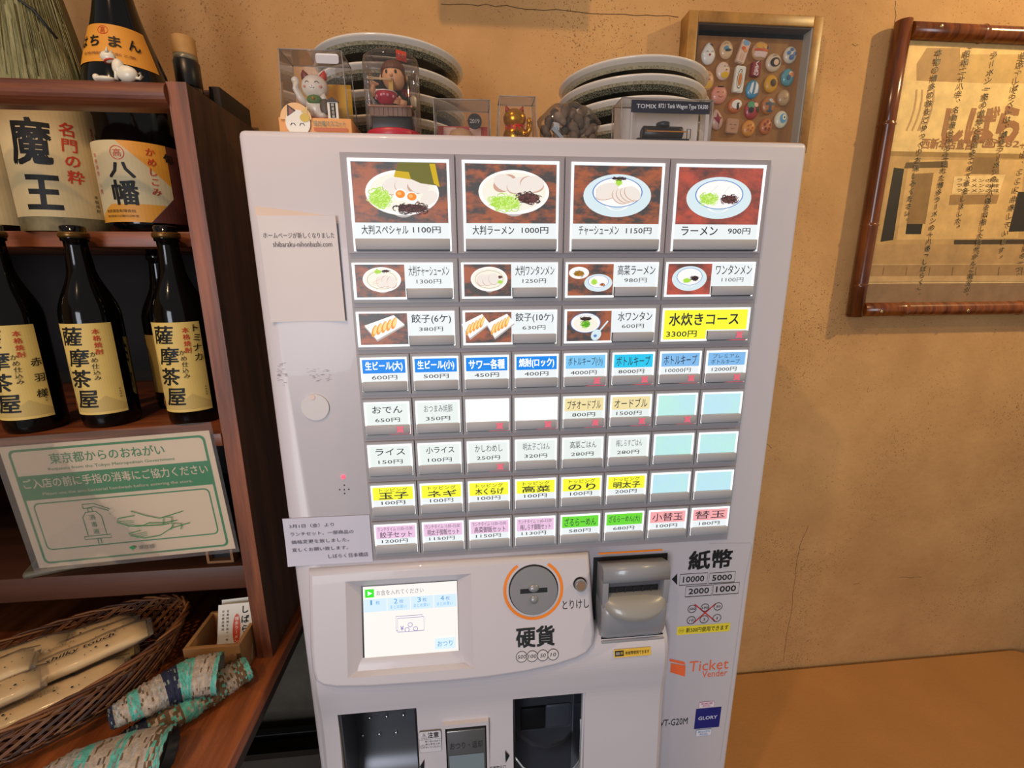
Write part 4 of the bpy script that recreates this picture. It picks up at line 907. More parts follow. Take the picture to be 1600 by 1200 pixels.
# --- bill acceptor
BG = mat('#919094', .3, coat=.3); BG2 = mat('#99948c', .3, coat=.3)
bl = M().box(.340, .462, -.002, 0, 1.045, 1.214, BLACK).build('acceptor_recess', TT)
ac = M(); X0, X1 = .3465, .4525
pf = [(-.002, 1.208), (-.024, 1.216), (-.031, 1.2155), (-.035, 1.211), (-.036, 1.2), (-.036, 1.192)]
rg = [[Vector((x, y, z)) for y, z in pf+[(-.002, 1.192)]] for x in (X0, X1)]; ac.loft(rg, BG, True)                      # hood
ac.box(X0, X0+.009, -.036, -.001, 1.15, 1.1925, BG, .001).box(X1-.009, X1, -.036, -.001, 1.15, 1.1925, BG, .001)
low = [(-.001, 1.152), (-.036, 1.150), (-.041, 1.140), (-.042, 1.125), (-.040, 1.105), (-.034, 1.092), (-.033, 1.09), (-.001, 1.09)]
ac.loft([[Vector((x, y*k, z)) for y, z in low] for x, k in ((X0, .8), (X0+.004, .95), (X0+.012, 1), (X1-.012, 1), (X1-.004, .95), (X1, .8))], BG, True)
ab = ac.build('bill_acceptor', TT)
M().box(X0+.009, X1-.009, -.022, -.001, 1.15, 1.1925, mat('#5e5d62', .3)).build('mouth_back', ab)
M().box(X0+.009, X1-.012, -.0228, -.0218, 1.163, 1.1745, BLACK).build('bill_slot', ab)
mm = M()
for i in range(5): mm.box(X0+.025+.014*i, X0+.0265+.014*i, -.0245, -.0226, 1.163, 1.1735, mat('#2c2c30', .4))
mm.build('guide_teeth', ab)
n = 20; mc = (X0+X1)/2; top = [Vector((mc+.0515*math.cos(PI+PI*i/n), -.024-.036*math.sin(PI*i/n)**.8, 1.157-.010*math.sin(PI*i/n))) for i in range(n+1)]; bot = [Vector((mc+(p.x-mc)*.97, p.y+.006, p.z-.012)) for p in top]
back = [Vector((X0+.004, -.020, 1.163)), Vector((X1-.004, -.020, 1.163))]
mm = M(); mm.loft([[Vector((p.x, -.021, 1.165)) for p in top], [Vector((p.x, (p.y-.021)/2, 1.1625)) for p in top], top, bot], BG2, True, closed=False, cap0=False, cap1=False); mm.build('bill_lip', ab)
M().box(X0+.002, X1-.002, -.032, -.001, 1.0865, 1.0895, BLACK).build('acceptor_gap', ab)
M().box(X0+.001, X1-.001, -.036, -.001, 1.072, 1.0865, BG, .002).build('acceptor_foot', ab)
P = Pr(FZ, .0004, .0001); a = FZ.px(935, 865); b = FZ.px(1035, 859.5); P.rrect(a[0], a[1]-.0016, b[0], a[1]+.0016, .0015, OR); P.build('orange_bar', TT)
# yellow sticker on the cover shoulder
fs = Fr(at(959, 1027, -.043), (1, 0, 0), Vector((0, .3, 1))); q = fs.px(1016, 1010); P = Pr(fs, .002, .0001); P.rrect(0, 0, q[0], .0125, .001, mat('#e0b53c', .5)); P.rect(.0015, .002, .016, .0105, K); P.rect(.003, .004, .0095, .0085, mat('#8d8a80', .5)); P.text('新', .0105, .004, .015, .009, mat('#e0b53c', .5)); P.text('新紙幣使用できます', .0185, .0035, q[0]-.003, .009, K, .01); P.build('yellow_sticker', TT)
# --- right strip prints
P = Pr(FZ, .0003, .00006)
P.poly([FZ.px(1049.5, 905), FZ.px(1058, 914), FZ.px(1058, 896)], K); P.text('紙幣', *pxr(FZ, 1077, 860, 1143, 888), K, .03)
for (x0, y0, x1, y1), s_ in zip(((1062, 896, 1105, 913), (1108, 894, 1148, 910), (1071, 915, 1112, 931), (1114, 911, 1154, 928)), ('10000', '5000', '2000', '1000')):
    a = pxr(FZ, x0, y0, x1, y1); P.outline([(a[0], a[1]), (a[2], a[1]), (a[2], a[3]), (a[0], a[3])], .0010, K); mx_ = (a[2]-a[0])*.12; mz = (a[3]-a[1])*.24; P.text(s_, a[0]+mx_, a[1]+mz, a[2]-mx_, a[3]-mz, K, .015)
for x, y, s_ in ((1081, 951, '500'), (1101, 949, '100'), (1121.5, 947, '50'), (1079.5, 968.5, '10'), (1099.5, 967, '5'), (1119.5, 965, '1')):
    q = FZ.px(x, y); P.ring(q, .0077, .0077, .0009, K, 28); k = .0018*len(s_)*(1 if s_ != '1' else .4); P.text(s_, q[0]-k, q[1]-.0022, q[0]+k, q[1]+.0022, K, 0, .2)
P.build('banknote_print', TT); P = Pr(FZ, .0006, .00006)
RX = mat('#c03a3c', .5); P.line([FZ.px(1085, 944), FZ.px(1117, 970)], .0022, RX); P.line([FZ.px(1118, 943), FZ.px(1083, 973)], .0022, RX)
P.build('no_coins_print', TT); P = Pr(FZ, .0003, .00006)
a = pxr(FZ, 1058, 976, 1140, 989); P.rrect(a[0], a[1], a[2], a[3], .001, mat('#e6d23c', .5)); q = (a[0]+.0075, (a[1]+a[3])/2); P.ring(q, .005, .005, .0004, K); P.text('500', q[0]-.0035, q[1]-.0017, q[0]+.0035, q[1]+.0017, K); P.text('新500円使用できます', a[0]+.016, a[1]+.0035, a[2]-.003, a[3]-.0035, K, .01)
P.build('yellow_label', TT); P = Pr(FZ, .0003, .00006)
OR2 = mat('#e8693a', .5); P.poly([FZ.px(*q) for q in ((1046, 1029), (1069, 1034), (1071, 1039), (1046, 1033))], OR2); P.poly([FZ.px(*q) for q in ((1048, 1036), (1071, 1040), (1070, 1057), (1047, 1050))], OR2)
P.text('Ticket', *pxr(FZ, 1077, 1031, 1138, 1047), OR2, 0); P.text('Vender', *pxr(FZ, 1097, 1047, 1136, 1057), OR2, 0); P.text('VT-G20M', *pxr(FZ, 1031, 1123, 1074, 1133), K, 0)
P.build('logo_print', TT)
P = Pr(FZ, .0003, .0001); PK, LB = mat('#c9508a', .5), mat('#5a9ccf', .5)
a = pxr(FZ, 1086, 1106, 1125, 1137); P.rect(*a, mat('#1c2474', .4)); P.text('GLORY', a[0]+(a[2]-a[0])*.13, a[1]+(a[3]-a[1])*.44, a[2]-(a[2]-a[0])*.13, a[1]+(a[3]-a[1])*.6, mat('#d5d8e8', .4), .015)
for r4, m_, t1, t2 in (((1092, 1096, 1116, 1105), PK, '新紙幣', '対応'), ((1087, 1139, 1111, 1149), LB, '新500円', '対応')):
    a = pxr(FZ, *r4); P.rrect(*a, .002, m_); P.rrect(a[0]+.0005, a[1]+.0005, a[2]-.0005, a[3]-.0005, .0016, mat('#dcd4da', .5)); h_ = a[3]-a[1]; P.text(t1, a[0]+.004, a[1]+h_*.52, a[2]-.004, a[1]+h_*.85, m_, .01); P.text(t2, a[0]+.007, a[1]+h_*.15, a[2]-.007, a[1]+h_*.45, m_, .01)
P.build('maker_badge', TT)
P = Pr(FZ, .0002, .0001); P.line([FZ.px(*q) for q in ((1108, 849), (1172, 848), (1175, 852), (1164, 905), (1138, 1100), (1125, 1190))], .0005, mat('#a89a9a', .6)); P.build('panel_seam', TT)
# --- left strip hardware
q = at(493, 636, 0); LC = mat('#cfc9c8', .4)
M().prism(circ((q.x, q.z), .0185), FZ, .0002, .0022, LC, True).build('lock_cover', TT)
q = at(489, 620, 0); M().prism(circ((q.x, q.z), .0034, 20), FZ, .0022, .003, mat('#d8b8a8', .3), True).build('lock_pin', TT)
q = at(536.5, 745, 0); M().ell((q.x, -.0005, q.z), (.0032, .002, .0032), lit('#ff5a6e', 1.6), 14, 8).build('indicator_lamp', TT)
mm = M()
for x, y in ((538, 758), (538, 765), (538.5, 771), (531, 765), (545, 764.5)): q = at(x, y, 0); mm.prism(circ((q.x, q.z), .0011, 10), FZ, .0, .0003, BLACK)
mm.build('speaker_holes', TT)
P = Pr(FZ, .0002, .00001)
for k in range(60):
    q = FZ.px(random.choice([random.uniform(432, 446), random.uniform(478, 515)]), 585+random.gauss(0, 7)); P.line([q, (q[0]+random.uniform(.002, .005), q[1])], .0004, mat('#8f8886', .8))
P.build('tape_residue', TT, kind='stuff')

# paper notices taped on the front
def curled(fr, w, h, mt, curl, n=10):
    mm = M(); vs = []; fs = []
    for i in range(n+1):
        for j in range(n+1): u, v = i/n, j/n; vs.append(fr.p(u*w, v*h, .0006+curl(u, v)))
    for i in range(n):
        for j in range(n): a = i*(n+1)+j; fs.append([a, a+n+1, a+n+2, a+1])
    mm.add(vs, fs, mt, True); b = [v+fr.N*-.0004 for v in vs]; mm.add(b, [f[::-1] for f in fs], mt, True); return mm
a, b, c_ = at(425, 503, 0), at(541, 501, 0), at(402, 333, 0); fr = Fr(a, b-a, (0, 0, 1)); fr = Fr(fr.O, fr.U, fr.U.cross(Vector((0, 1, 0)))); w_ = (b-a).length; h_ = .132
t = thing('paper_notice', 'worn white paper announcing a new homepage, taped at the upper left of the machine', 'notice', tuple(a))
curled(fr, w_, h_, PAPER, lambda u, v: .004*u**6+.0035*max(0, v-.9)*6*u+.003*(1-u)**8).build('paper', t)
M().prism([(-.002, .012), (.05, .006), (.09, .0), (.09, -.004), (-.002, -.002)], Fr(fr.p(0, h_-.001), fr.U, fr.V), .0008, .0012, mat('#dcc2b0', .6)).build('torn_edge', t)
class CurlF:
    curved = 0; grid = .006
    def p(s_, u, v, h=0, fr=fr, w_=w_, h_=h_): U_, V_ = u/w_, v/h_; return fr.p(u, v, .0008+.004*U_**6+.0035*max(0, V_-.9)*6*U_+.003*(1-U_)**8+h)
P = Pr(CurlF(), .0003, .0001); P.text('ホームページが新しくなりました', .004, .105, w_-.004, .112, ink('#6a6468')); P.text('shibaraku-nihonbashi.com', .014, .0945, w_-.008, .101, ink('#6a6468')); P.build('print', t)
a, b = at(455, 884, -.001), at(583, 877, -.001); fr = Fr(a, b-a, (0, 0, 1)); fr = Fr(fr.O, fr.U, fr.U.cross(Vector((0, 1, 0)))); w_ = (b-a).length+.004; fr.O -= fr.U*.004; h_ = .078
t = thing('paper_notice', 'pale lilac paper notice about price changes taped below the speaker holes', 'notice', tuple(a))
curled(fr, w_, h_, mat('#cfcbd8', .65), lambda u, v: .0002+.006*max(0, .25-u-v*.6)).build('paper', t)
P = Pr(fr, .0014, .0001); IK = ink('#5c5a68')
for i, (s_, x1) in enumerate((('3月1日（金）より', .58), ('ランチセット、一部商品の', .80), ('価格変更を致しました。', .74), ('宜しくお願い致します。', .72))): P.text(s_, w_*.07, h_*(.80-.165*i), w_*x1, h_*(.88-.165*i), IK)
P.text('しばらく日本橋店', w_*.48, h_*.13, w_*.95, h_*.22, IK); P.build('print', t)
t = thing('black_cable', 'thin black cable hanging down the right side of the machine', 'cable', (.622, .12, 1.3))
M().tube([(.6165, .12, 1.46), (.6175, .118, 1.42), (.6165, .12, 1.36), (.618, .118, 1.33), (.6165, .12, 1.27), (.6165, .13, 1.2)], .003, BLACK, 8).build('cord', t)

# ================================================================ stacked bowls on the machine
MT = 1.825
GLZ = noise_mix('speckled_green_glaze', '#151815', '#8f8c74', 700, .45, .62, .25, detail=3)
GLZ2 = noise_mix('speckled_cream_glaze', '#8c8468', '#c2b496', 300, .35, .6, .25, detail=3)
CER2 = mat('#b8ad96', .3)
GLB = mat('#0c0e0d', .18, coat=.5)
def dish(x, y, z, r, lab, grp, dh=.056, cream=False):
    t = thing('large_plate', lab, 'plate', (x, y, z), grp); c = (x, y, z); mm = M(); n = 72
    foot = r*.42
    def wob(prof_, mt, amp=0):
        rings = []
        for k, (rr_, zz) in enumerate(prof_):
            rings.append([Vector((x+rr_*math.cos(2*PI*j/n), y+rr_*math.sin(2*PI*j/n), z+zz+(amp if k in (0, len(prof_)-1) and amp else 0)*0)) for j in range(n)])
        mm.loft(rings, mt, True, True, False, False)
    wob([(0.001, .004), (foot-.004, .004), (foot-.002, 0), (foot+.003, 0), (foot+.003, .006), (r*.68, dh*.40), (r*(.9 if cream else .87), dh*(.77 if cream else .71))], GLB)
    wob([(r*(.9 if cream else .87), dh*(.77 if cream else .71)), (r*.925, dh*.83)], GLZ2 if cream else GLZ)
    wob([(r*.925, dh*.83), (r*.955, dh*.89)], CER2 if cream else GLZ2)
    wob([(r*.955, dh*.89), (r*.99, dh*.955), (r*1.002, dh*.985), (r*1.003, dh), (r*.995, dh*1.03), (r*.97, dh*1.02), (r*.9, dh*.88), (r*.6, dh*.45), (.001, dh*.28)], CER)
    mm.build('dish', t)
xl, yl = .033, .245
for i, (zr, lab) in enumerate(((1.881, 'bottom plate of the left stack on the machine'), (1.914, 'plate third from the top of the left stack behind the toy cases'), (1.949, 'plate second from the top of the left stack behind the toy cases'), (1.985, 'topmost speckled dark plate of the left stack, white rim showing'))):
    dish(xl+.002*math.sin(i*2), yl, zr-.056, .121, lab, 'plates stacked at the left')
xr, yr = .447, .245
for i, (zr, lab) in enumerate(((1.881, 'bottom plate of the right stack behind the boxed wagon'), (1.916, 'plate second from below in the right stack, behind the bag of nuts'), (1.945, 'second plate from the top of the right stack'), (1.970, 'topmost cream-glazed plate of the right stack'))):
    dish(xr+.003*math.sin(i*2), yr, zr-.056, .126, lab, 'plates stacked at the right', cream=(i == 3))

# ================================================================ toys
def skin(m_): return m_
def casebox(t, x0, x1, y0, y1, z0, z1, taper=0, mt=None, th=.0006, name='clear_case'):
    mm = M(); mt = mt or CLEARB; k = taper
    a = [Vector(p) for p in ((x0, y0, z0), (x1, y0, z0), (x1, y1, z0), (x0, y1, z0))]; b = [Vector(p) for p in ((x0+k, y0+k, z1), (x1-k, y0+k, z1), (x1-k, y1-k, z1), (x0+k, y1-k, z1))]
    mm.add(a+b, [[0, 1, 5, 4], [1, 2, 6, 5], [2, 3, 7, 6], [3, 0, 4, 7], [4, 5, 6, 7]], mt)
    o = mm.build(name, t); ed = M(); E_ = clear('case_edge', (.75, .7, .68), .1, .5, .25) if 'case_edge' not in bpy.data.materials else bpy.data.materials['case_edge']
    for p, q in ((0, 4), (1, 5), (2, 6), (3, 7)): ed.tube([a[p], b[q-4]], .0007, E_, 6)
    for p, q in ((0, 1), (1, 2), (2, 3), (3, 0)): ed.tube([b[p], b[q]], .0007, E_, 6)
    ed.build('case_edge', o); return o
# lucky cat case
bx0, bx1, by0, by1 = -.079, .010, .028, .085
t = thing('toy_case', 'clear plastic case with orange base card holding a beckoning cat figurine', 'toy case', (-.035, .055, MT))
casebox(t, bx0+.004, bx1-.004, by0+.004, by1, MT+.022, MT+.100, .003)
OC = mat('#d99a5c', .5); M().box(bx0, bx1, by0, by1, MT, MT+.022, OC, .001).build('base_card', t)
f_ = Fr((bx0, by0, MT), (1, 0, 0), (0, 0, 1))
hd = M(); hd.prism([(.022+.019*math.cos(a), .019+.019*math.sin(a)) for a in [PI*i/16 for i in range(17)]], f_, .0002, .002, mat('#e2b27c', .5)); hd.build('card_arch', t)
P = Pr(f_, .0022, .0001); P.ell((.024, .015), .015, .015, mat('#e2ddd2', .5), 28); P.poly([(.012, .022), (.013, .036), (.023, .029)], mat('#3a2a28', .5)); P.poly([(.014, .024), (.0148, .033), (.021, .028)], mat('#8a5c50', .5)); P.poly([(.029, .028), (.037, .034), (.037, .022)], mat('#cfae6e', .5)); P.ell((.033, .021), .006, .005, mat('#c9ac4c', .5), 16)
for u in (.018, .029): P.line([(u-.003, .012), (u-.0015, .0145), (u+.0015, .0145), (u+.003, .012)], .0008, BLK)
P.text('招き猫マスコット', .043, .012, .082, .018, mat('#3c7a78', .5), .01); P.rect(.043, .006, .084, .010, mat('#b8603a', .5)); P.build('card_print', t)
P = Pr(Fr((bx0+.006, by0+.007, MT+.02), (1, 0, 0), (0, 0, 1)), .0001, .0001); P.rrect(.044, .0655, .072, .0765, .003, mat('#e2dcdc', .5)); P.build('white_sticker', t)
gb = M().box(bx0+.02, bx1-.008, by1-.006, by1-.004, MT+.022, MT+.078, mat('#c8962c', .3, metal=.7)).build('gold_backing', t)
cx, cy, cz = -.037, .052, MT+.0225
t = thing('beckoning_cat', 'white beckoning cat figurine with red ears and green bib inside the clear case', 'figurine', (cx, cy, cz)); c = Vector((cx, cy, cz))
CW = mat('#f0e4d4', .35, coat=.4); RE = mat('#c9321e', .4); PINK = mat('#d88c7c', .5)
M().box(cx-.022, cx+.022, cy-.014, cy+.014, cz, cz+.003, mat('#b0392c', .5), .001).build('stand', t)
mm = M(); mm.ell(c+Vector((0, 0, .017)), (.0145, .0125, .016), CW, 24, 16).ell(c+Vector((0, -.002, .041)), (.0165, .0135, .0145), CW, 28, 18)
mm.tube([c+Vector((-.011, -.003, .020)), c+Vector((-.018, -.006, .028)), c+Vector((-.022, -.008, .038)), c+Vector((-.0215, -.009, .045))], [.005, .0047, .0042, .0045], CW, 12).ell(c+Vector((-.0215, -.009, .046)), (.0047, .004, .0045), CW)
mm.tube([c+Vector((.011, -.006, .022)), c+Vector((.013, -.010, .026)), c+Vector((.011, -.0125, .029))], [.004, .0035, .0035], CW, 10)
for s in (-1, 1): mm.ell(c+Vector((s*.009, -.008, .006)), (.006, .008, .004), CW)
mm.build('body', t)
for s, m_ in ((-1, mat('#7a2c26', .4)), (1, RE)):
    M().loft([[c+Vector((s*.0095+.0062*math.cos(a), -.002+.003*math.sin(a), .050)) for a in [2*PI*i/12 for i in range(12)]], [c+Vector((s*.0115+.0045*math.cos(a), -.002+.0022*math.sin(a), .056)) for a in [2*PI*i/12 for i in range(12)]], [c+Vector((s*.013+.0008*math.cos(a), -.002+.0008*math.sin(a), .0605)) for a in [2*PI*i/12 for i in range(12)]]], m_).build('ear', t)
mm = M()
def onhead(dx, dz): return c+Vector((dx, -.002-.0138*math.sqrt(max(0, 1-(dx/.0165)**2-((dz-.041)/.0145)**2)), dz))
for s in (-1, 1): mm.tube([onhead(s*.006+k*.0012, .0425+.0016*(1-(k/2)**2)) for k in (-2, -1, 0, 1, 2)], .0004, BLACK, 5)
mm.tube([onhead(x, z) for x, z in ((-.0025, .0375), (-.0012, .0362), (0, .0373), (.0012, .0362), (.0025, .0375))], .00035, BLACK, 5); mm.ell(onhead(0, .0388), (.0009, .0006, .0006), PINK, 8, 6)
mm.build('face', t)
mm = M()
for s in (-1, 1): mm.ell(onhead(s*.0095, .0385), (.002, .0008, .0015), PINK, 10, 6)
mm.build('cheeks', t)
M().ell(c+Vector((0, -.0095, .0245)), (.0095, .005, .006), mat('#5c7a3c', .5)).build('bib', t); M().ell(c+Vector((0, -.0148, .0245)), (.0022, .0022, .0022), mat('#c89a3c', .3, metal=.8), 10, 8).build('bell', t)
M().ell(c+Vector((.013, -.012, .016)), (.0065, .003, .0095), mat('#5e4c3c', .5)).build('coin', t)
M().ell(c+Vector((-.012, -.011, .011)), (.003, .002, .0035), mat('#6e4428', .5), 12, 8).build('patch', t)
t = thing('small_sign_house', 'tiny paper house label standing at the right inside the cat case', 'tag', (cx+.027, cy-.01, cz))
M().box(cx+.018, cx+.031, cy-.02, cy-.018, cz, cz+.019, mat('#d8d0c4', .5)).build('tag', t); M().prism([(-.002, .019), (.015, .019), (.0065, .025)], Fr((cx+.018, cy-.018, cz), (1, 0, 0), (0, 0, 1)), 0, .003, mat('#3a2a24', .5)).build('roof', t)
P = Pr(Fr((cx+.018, cy-.02, cz), (1, 0, 0), (0, 0, 1)), .0001, .0001); P.rect(.003, .001, .010, .018, BLK); P.vtext('開運招福', .0065, .0178, .0038, .0042, mat('#d8d0c4', .5)); P.build('print', t.children[0] if t.children else t)
# ramen eater in a clear tube
cx, cy = .058, .068
t = thing('toy_tube', 'clear cylindrical case holding a ramen-eating figurine', 'toy case', (cx, cy, MT))
M().lathe([(.0365, .004), (.0365, .098), (.0355, .1035), (.032, .106), (.001, .1065)], (cx, cy, MT), CLEARB, 48, cap0=False, cap1=False).build('clear_tube', t)
M().lathe([(.0372, 0), (.0372, .013), (.036, .015)], (cx, cy, MT), mat('#b02838', .4), 40).build('red_base', t)
P = Pr(Cyl((cx, cy, MT), .0360, 0), .0, .0001); P.rect(.012, .092, .026, .1035, mat('#c0301e', .5)); P.rect(.0125, .0925, .0255, .103, mat('#c8402a', .5)); P.text('ラーメン', .0145, .096, .0235, .100, mat('#e2c0b0', .5)); P.build('red_sticker', t)
P = Pr(Fr((cx-.008, cy+.018, MT), (1, 0, 0), (0, 0, 1)), 0, .0001); P.rect(0, .055, .030, .078, mat('#b0303a', .5)); P.text('ラーメン', .003, .060, .028, .074, mat('#d89a94', .5), .02); P.rect(.019, .04, .031, .053, mat('#b8aaa0', .5)); P.vtext('味噌', .022, .052, .005, .006, BLK); P.vtext('塩', .028, .052, .005, .006, BLK); P.build('backdrop', t)
t = thing('ramen_eater_figurine', 'toy figurine with brown bowl-cut hair eating noodles at a little wooden counter', 'figurine', (cx, cy, MT+.0152)); z0 = MT+.0152
SK = mat('#d29a6e', .5); HA = mat('#5a3018', .5, bump=.6, bscale=600, stretch=(1, 1, .1)); SH = mat('#17151a', .4)
M().box(cx-.026, cx+.026, cy-.022, cy+.02, z0, z0+.016, mat('#1c1c20', .4), .001).build('counter_base', t)
ct = M().box(cx-.028, cx+.028, cy-.026, cy+.006, z0+.026, z0+.0285, mat('#a8765a', .5), .0005)
ct.build('counter_top', t)
for i in range(9): M().box(cx-.027+.006*i, cx-.0215+.006*i, cy-.024, cy-.022, z0+.016, z0+.026, mat('#8c6a58', .5)).build('counter_plank', t)
c = Vector((cx+.004, cy-.001, z0+.028))
bd = M(); bd.tube([c+Vector((.003, .006, -.01)), c+Vector((.003, .006, .004)), c+Vector((.002, .005, .012)), c+Vector((.001, .003, .018)), c+Vector((0, .001, .023))], [.012, .014, .0125, .006, .0045], SH, 20)
bd.tube([c+Vector((.013, .004, .012)), c+Vector((.018, -.004, .005)), c+Vector((.012, -.012, .004))], [.005, .0045, .0035], SH, 12); bd.tube([c+Vector((-.009, .004, .012)), c+Vector((-.017, -.003, .010)), c+Vector((-.021, -.009, .012))], [.005, .004, .003], SH, 12); bd.build('torso', t)
mm = M(); hc = c+Vector((-.001, -.002, .034))
mm.ell(hc, (.0125, .0125, .0145), SK, 28, 18).ell(hc+Vector((-.001, -.0128, -.003)), (.0018, .0022, .002), SK, 10, 8)
for s in (-1, 1): mm.ell(hc+Vector((s*.0128, .001, -.001)), (.0025, .002, .0035), SK, 10, 8)
mm.tube([c+Vector((.012, -.012, .004)), c+Vector((.006, -.015, .005))], [.0034, .003], SK, 10)
for k in range(4): mm.tube([c+Vector((.006, -.0145, .003+.0016*k)), c+Vector((.001, -.0175, .0035+.0016*k)), c+Vector((-.002, -.0165, .0035+.0016*k))], [.0012, .001, .0008], SK, 6)
mm.tube([c+Vector((.007, -.014, .008)), c+Vector((.005, -.0155, .0105))], [.0014, .001], SK, 6)
mm.tube([c+Vector((-.021, -.009, .012)), c+Vector((-.0225, -.012, .018)), c+Vector((-.021, -.013, .022))], [.0034, .003, .0026], SK, 10)
for k in range(4): mm.tube([c+Vector((-.0225+.001*k, -.013, .021)), c+Vector((-.021+.0016*k, -.0155, .0235-.0006*k)), c+Vector((-.0185+.001*k, -.0165, .0225-.0006*k))], [.0011, .001, .0008], SK, 6)
mm.tube([c+Vector((-.0235, -.012, .021)), c+Vector((-.0235, -.0145, .0245))], [.0013, .001], SK, 6)
mm.build('head_and_hands', t)
def capf(q, d): return q*(1+.03*math.sin(d.x*40)) if d.z < .2 else q*1.02
rings = []
for i in range(9):
    k = i/8; th = .05+k*1.50; rings.append([hc+Vector((.0137*math.sin(th)*math.cos(p_), .0137*math.sin(th)*math.sin(p_)+.0008, .0155*math.cos(th)+ (.0035*(math.sin(p_) < -.3) - .006*(math.sin(p_) > -.2))*k*k)) for p_ in [2*PI*j/36 for j in range(36)]])
M().loft(rings, HA, True).build('hair', t)
mm = M()
def onf(dx, dz, e=.0002): return hc+Vector((dx, -.0125*math.sqrt(max(0, 1-(dx/.0125)**2-(dz/.0145)**2))-e, dz))
for s in (-1, 1):
    mm.ell(onf(s*.0048-.001, .0005), (.0013, .0007, .0019), BLACK, 10, 8); mm.tube([onf(s*.0048-.001+k*.0012, .0048-.0004*abs(k)) for k in (-2, 0, 2)], .0005, BLACK, 5)
mm.build('eyes_and_brows', t)
mm = M().ell(onf(-.001, -.0072), (.0022, .001, .0012), mat('#b05a50', .5), 10, 8); mm.build('mouth', t)
bc_ = c+Vector((-.008, -.017, .001))
mm = M().lathe([(.0045, 0), (.006, .0005), (.0105, .006), (.0115, .011), (.0108, .011), (.009, .0075), (.001, .007)], bc_, mat('#b8243c', .35, coat=.4), 32); bo = mm.build('bowl', t)
mm = M()
for i in range(10): a = 2*PI*i/10; mm.ell(bc_+Vector((.0103*math.cos(a), .0103*math.sin(a), .0065)), (.0016, .0016, .0016), mat('#d88a94', .5), 8, 6)
mm.build('bowl_dots', t); M().lathe([(.0114, .0105), (.0119, .011), (.0114, .0115)], bc_, mat('#e0d0c8', .4), 32).build('bowl_rim', t)
mm = M()
for k in range(5): mm.tube([bc_+Vector((.003+.001*k, 0, .009)), bc_+Vector((.004+.0009*k, -.001, .017)), onf(-.003+.0008*k, -.0075, .001)], .0005, mat('#dcb864', .5), 5)
mm.build('noodles', t); mm = M()
for k in (0, .0015): mm.tube([c+Vector((-.026, -.0165, .0262+k)), onf(-.001, -.0085, .003)+Vector((0, -.001, k*.5))], .00045, mat('#e0be90', .5), 6)
mm.build('chopsticks', t)
mm = M().lathe([(.003, 0), (.0035, .009), (.002, .011)], c+Vector((.020, -.012, .001)), mat('#d8c8a8', .4), 14); mm.build('condiment_jar', t)
piv = Vector((cx+.002-cx, 0, c.z-(MT+.0152)))
for ch in t.children:
    if not ch.name.startswith('counter'):
        for v in ch.data.vertices: v.co = piv+(v.co-piv)*1.22
# box with 2019 disc
t = thing('gift_box', 'small clear box with red backing and a dark round disc reading 2019', 'toy case', (.15, .055, MT))
casebox(t, .114, .187, .035, .08, MT, MT+.050, 0)
M().box(.116, .185, .076, .078, MT, MT+.030, mat('#a83a2c', .5)).build('red_backing', t); M().box(.124, .142, .0745, .076, MT, MT+.028, mat('#c8a494', .5)).box(.160, .176, .0745, .076, MT, MT+.028, mat('#c8a494', .5)).build('backing_panel', t)
M().lathe([(.001, 0), (.017, 0), (.018, .01), (.014, .018), (.006, .0215), (.001, .022)], (.148, .058, MT), mat('#c89a70', .5), 28).build('plain_doll_head', t)
dc = (.167, MT+.030); f_ = Fr((0, .052, 0), (1, 0, 0), (0, 0, 1)); M().prism(circ(dc, .0095, 28), f_, -.002, 0, mat('#1a1618', .5), True).build('round_disc', t)
P = Pr(f_, .0002, .0001); P.text('2019', dc[0]-.0065, dc[1]-.0025, dc[0]+.0065, dc[1]+.0025, mat('#b8b0a8', .5), .01); P.build('year_print', t)
# golden cat in bag
cx, cy = .222, .052
t = thing('golden_cat', 'small golden lucky cat with red lettering in a clear plastic wrapper', 'figurine', (cx, cy, MT)); c = Vector((cx, cy, MT)); GO = mat('#c98a1c', .25, metal=.75)
mm = M().ell(c+Vector((0, 0, .012)), (.0165, .013, .0155), GO, 24, 16).ell(c+Vector((-.001, -.001, .0335)), (.0155, .013, .0125), GO, 26, 16); mm.tube([c+Vector((.013, -.003, .012)), c+Vector((.0185, -.005, .02)), c+Vector((.0185, -.006, .029))], [.0045, .004, .0038], GO, 12).ell(c+Vector((.0185, -.006, .03)), (.004, .0036, .0042), GO); mm.build('body', t)
for s in (-1, 1): M().tube([c+Vector((s*.009-.001, 0, .043)), c+Vector((s*.0115-.001, 0, .0495))], [.004, .0008], mat('#a8301c', .4), 10).build('ear', t)
P = Pr(Cyl((cx, cy, MT), .0175, -.05), .001, .0001); P.text('HAPPY', -.015, .0165, .013, .0225, mat('#b8201c', .4), .03); P.text('Aloha', -.004, .009, .013, .0145, BLK, .01, .2); P.build('lettering', t)
t = thing('clear_wrapper', 'clear plastic wrapper standing around the small golden cat', 'wrapper', (cx, cy, MT))
casebox(t, .197, .250, .033, .072, MT, MT+.056, .003, CLEAR)
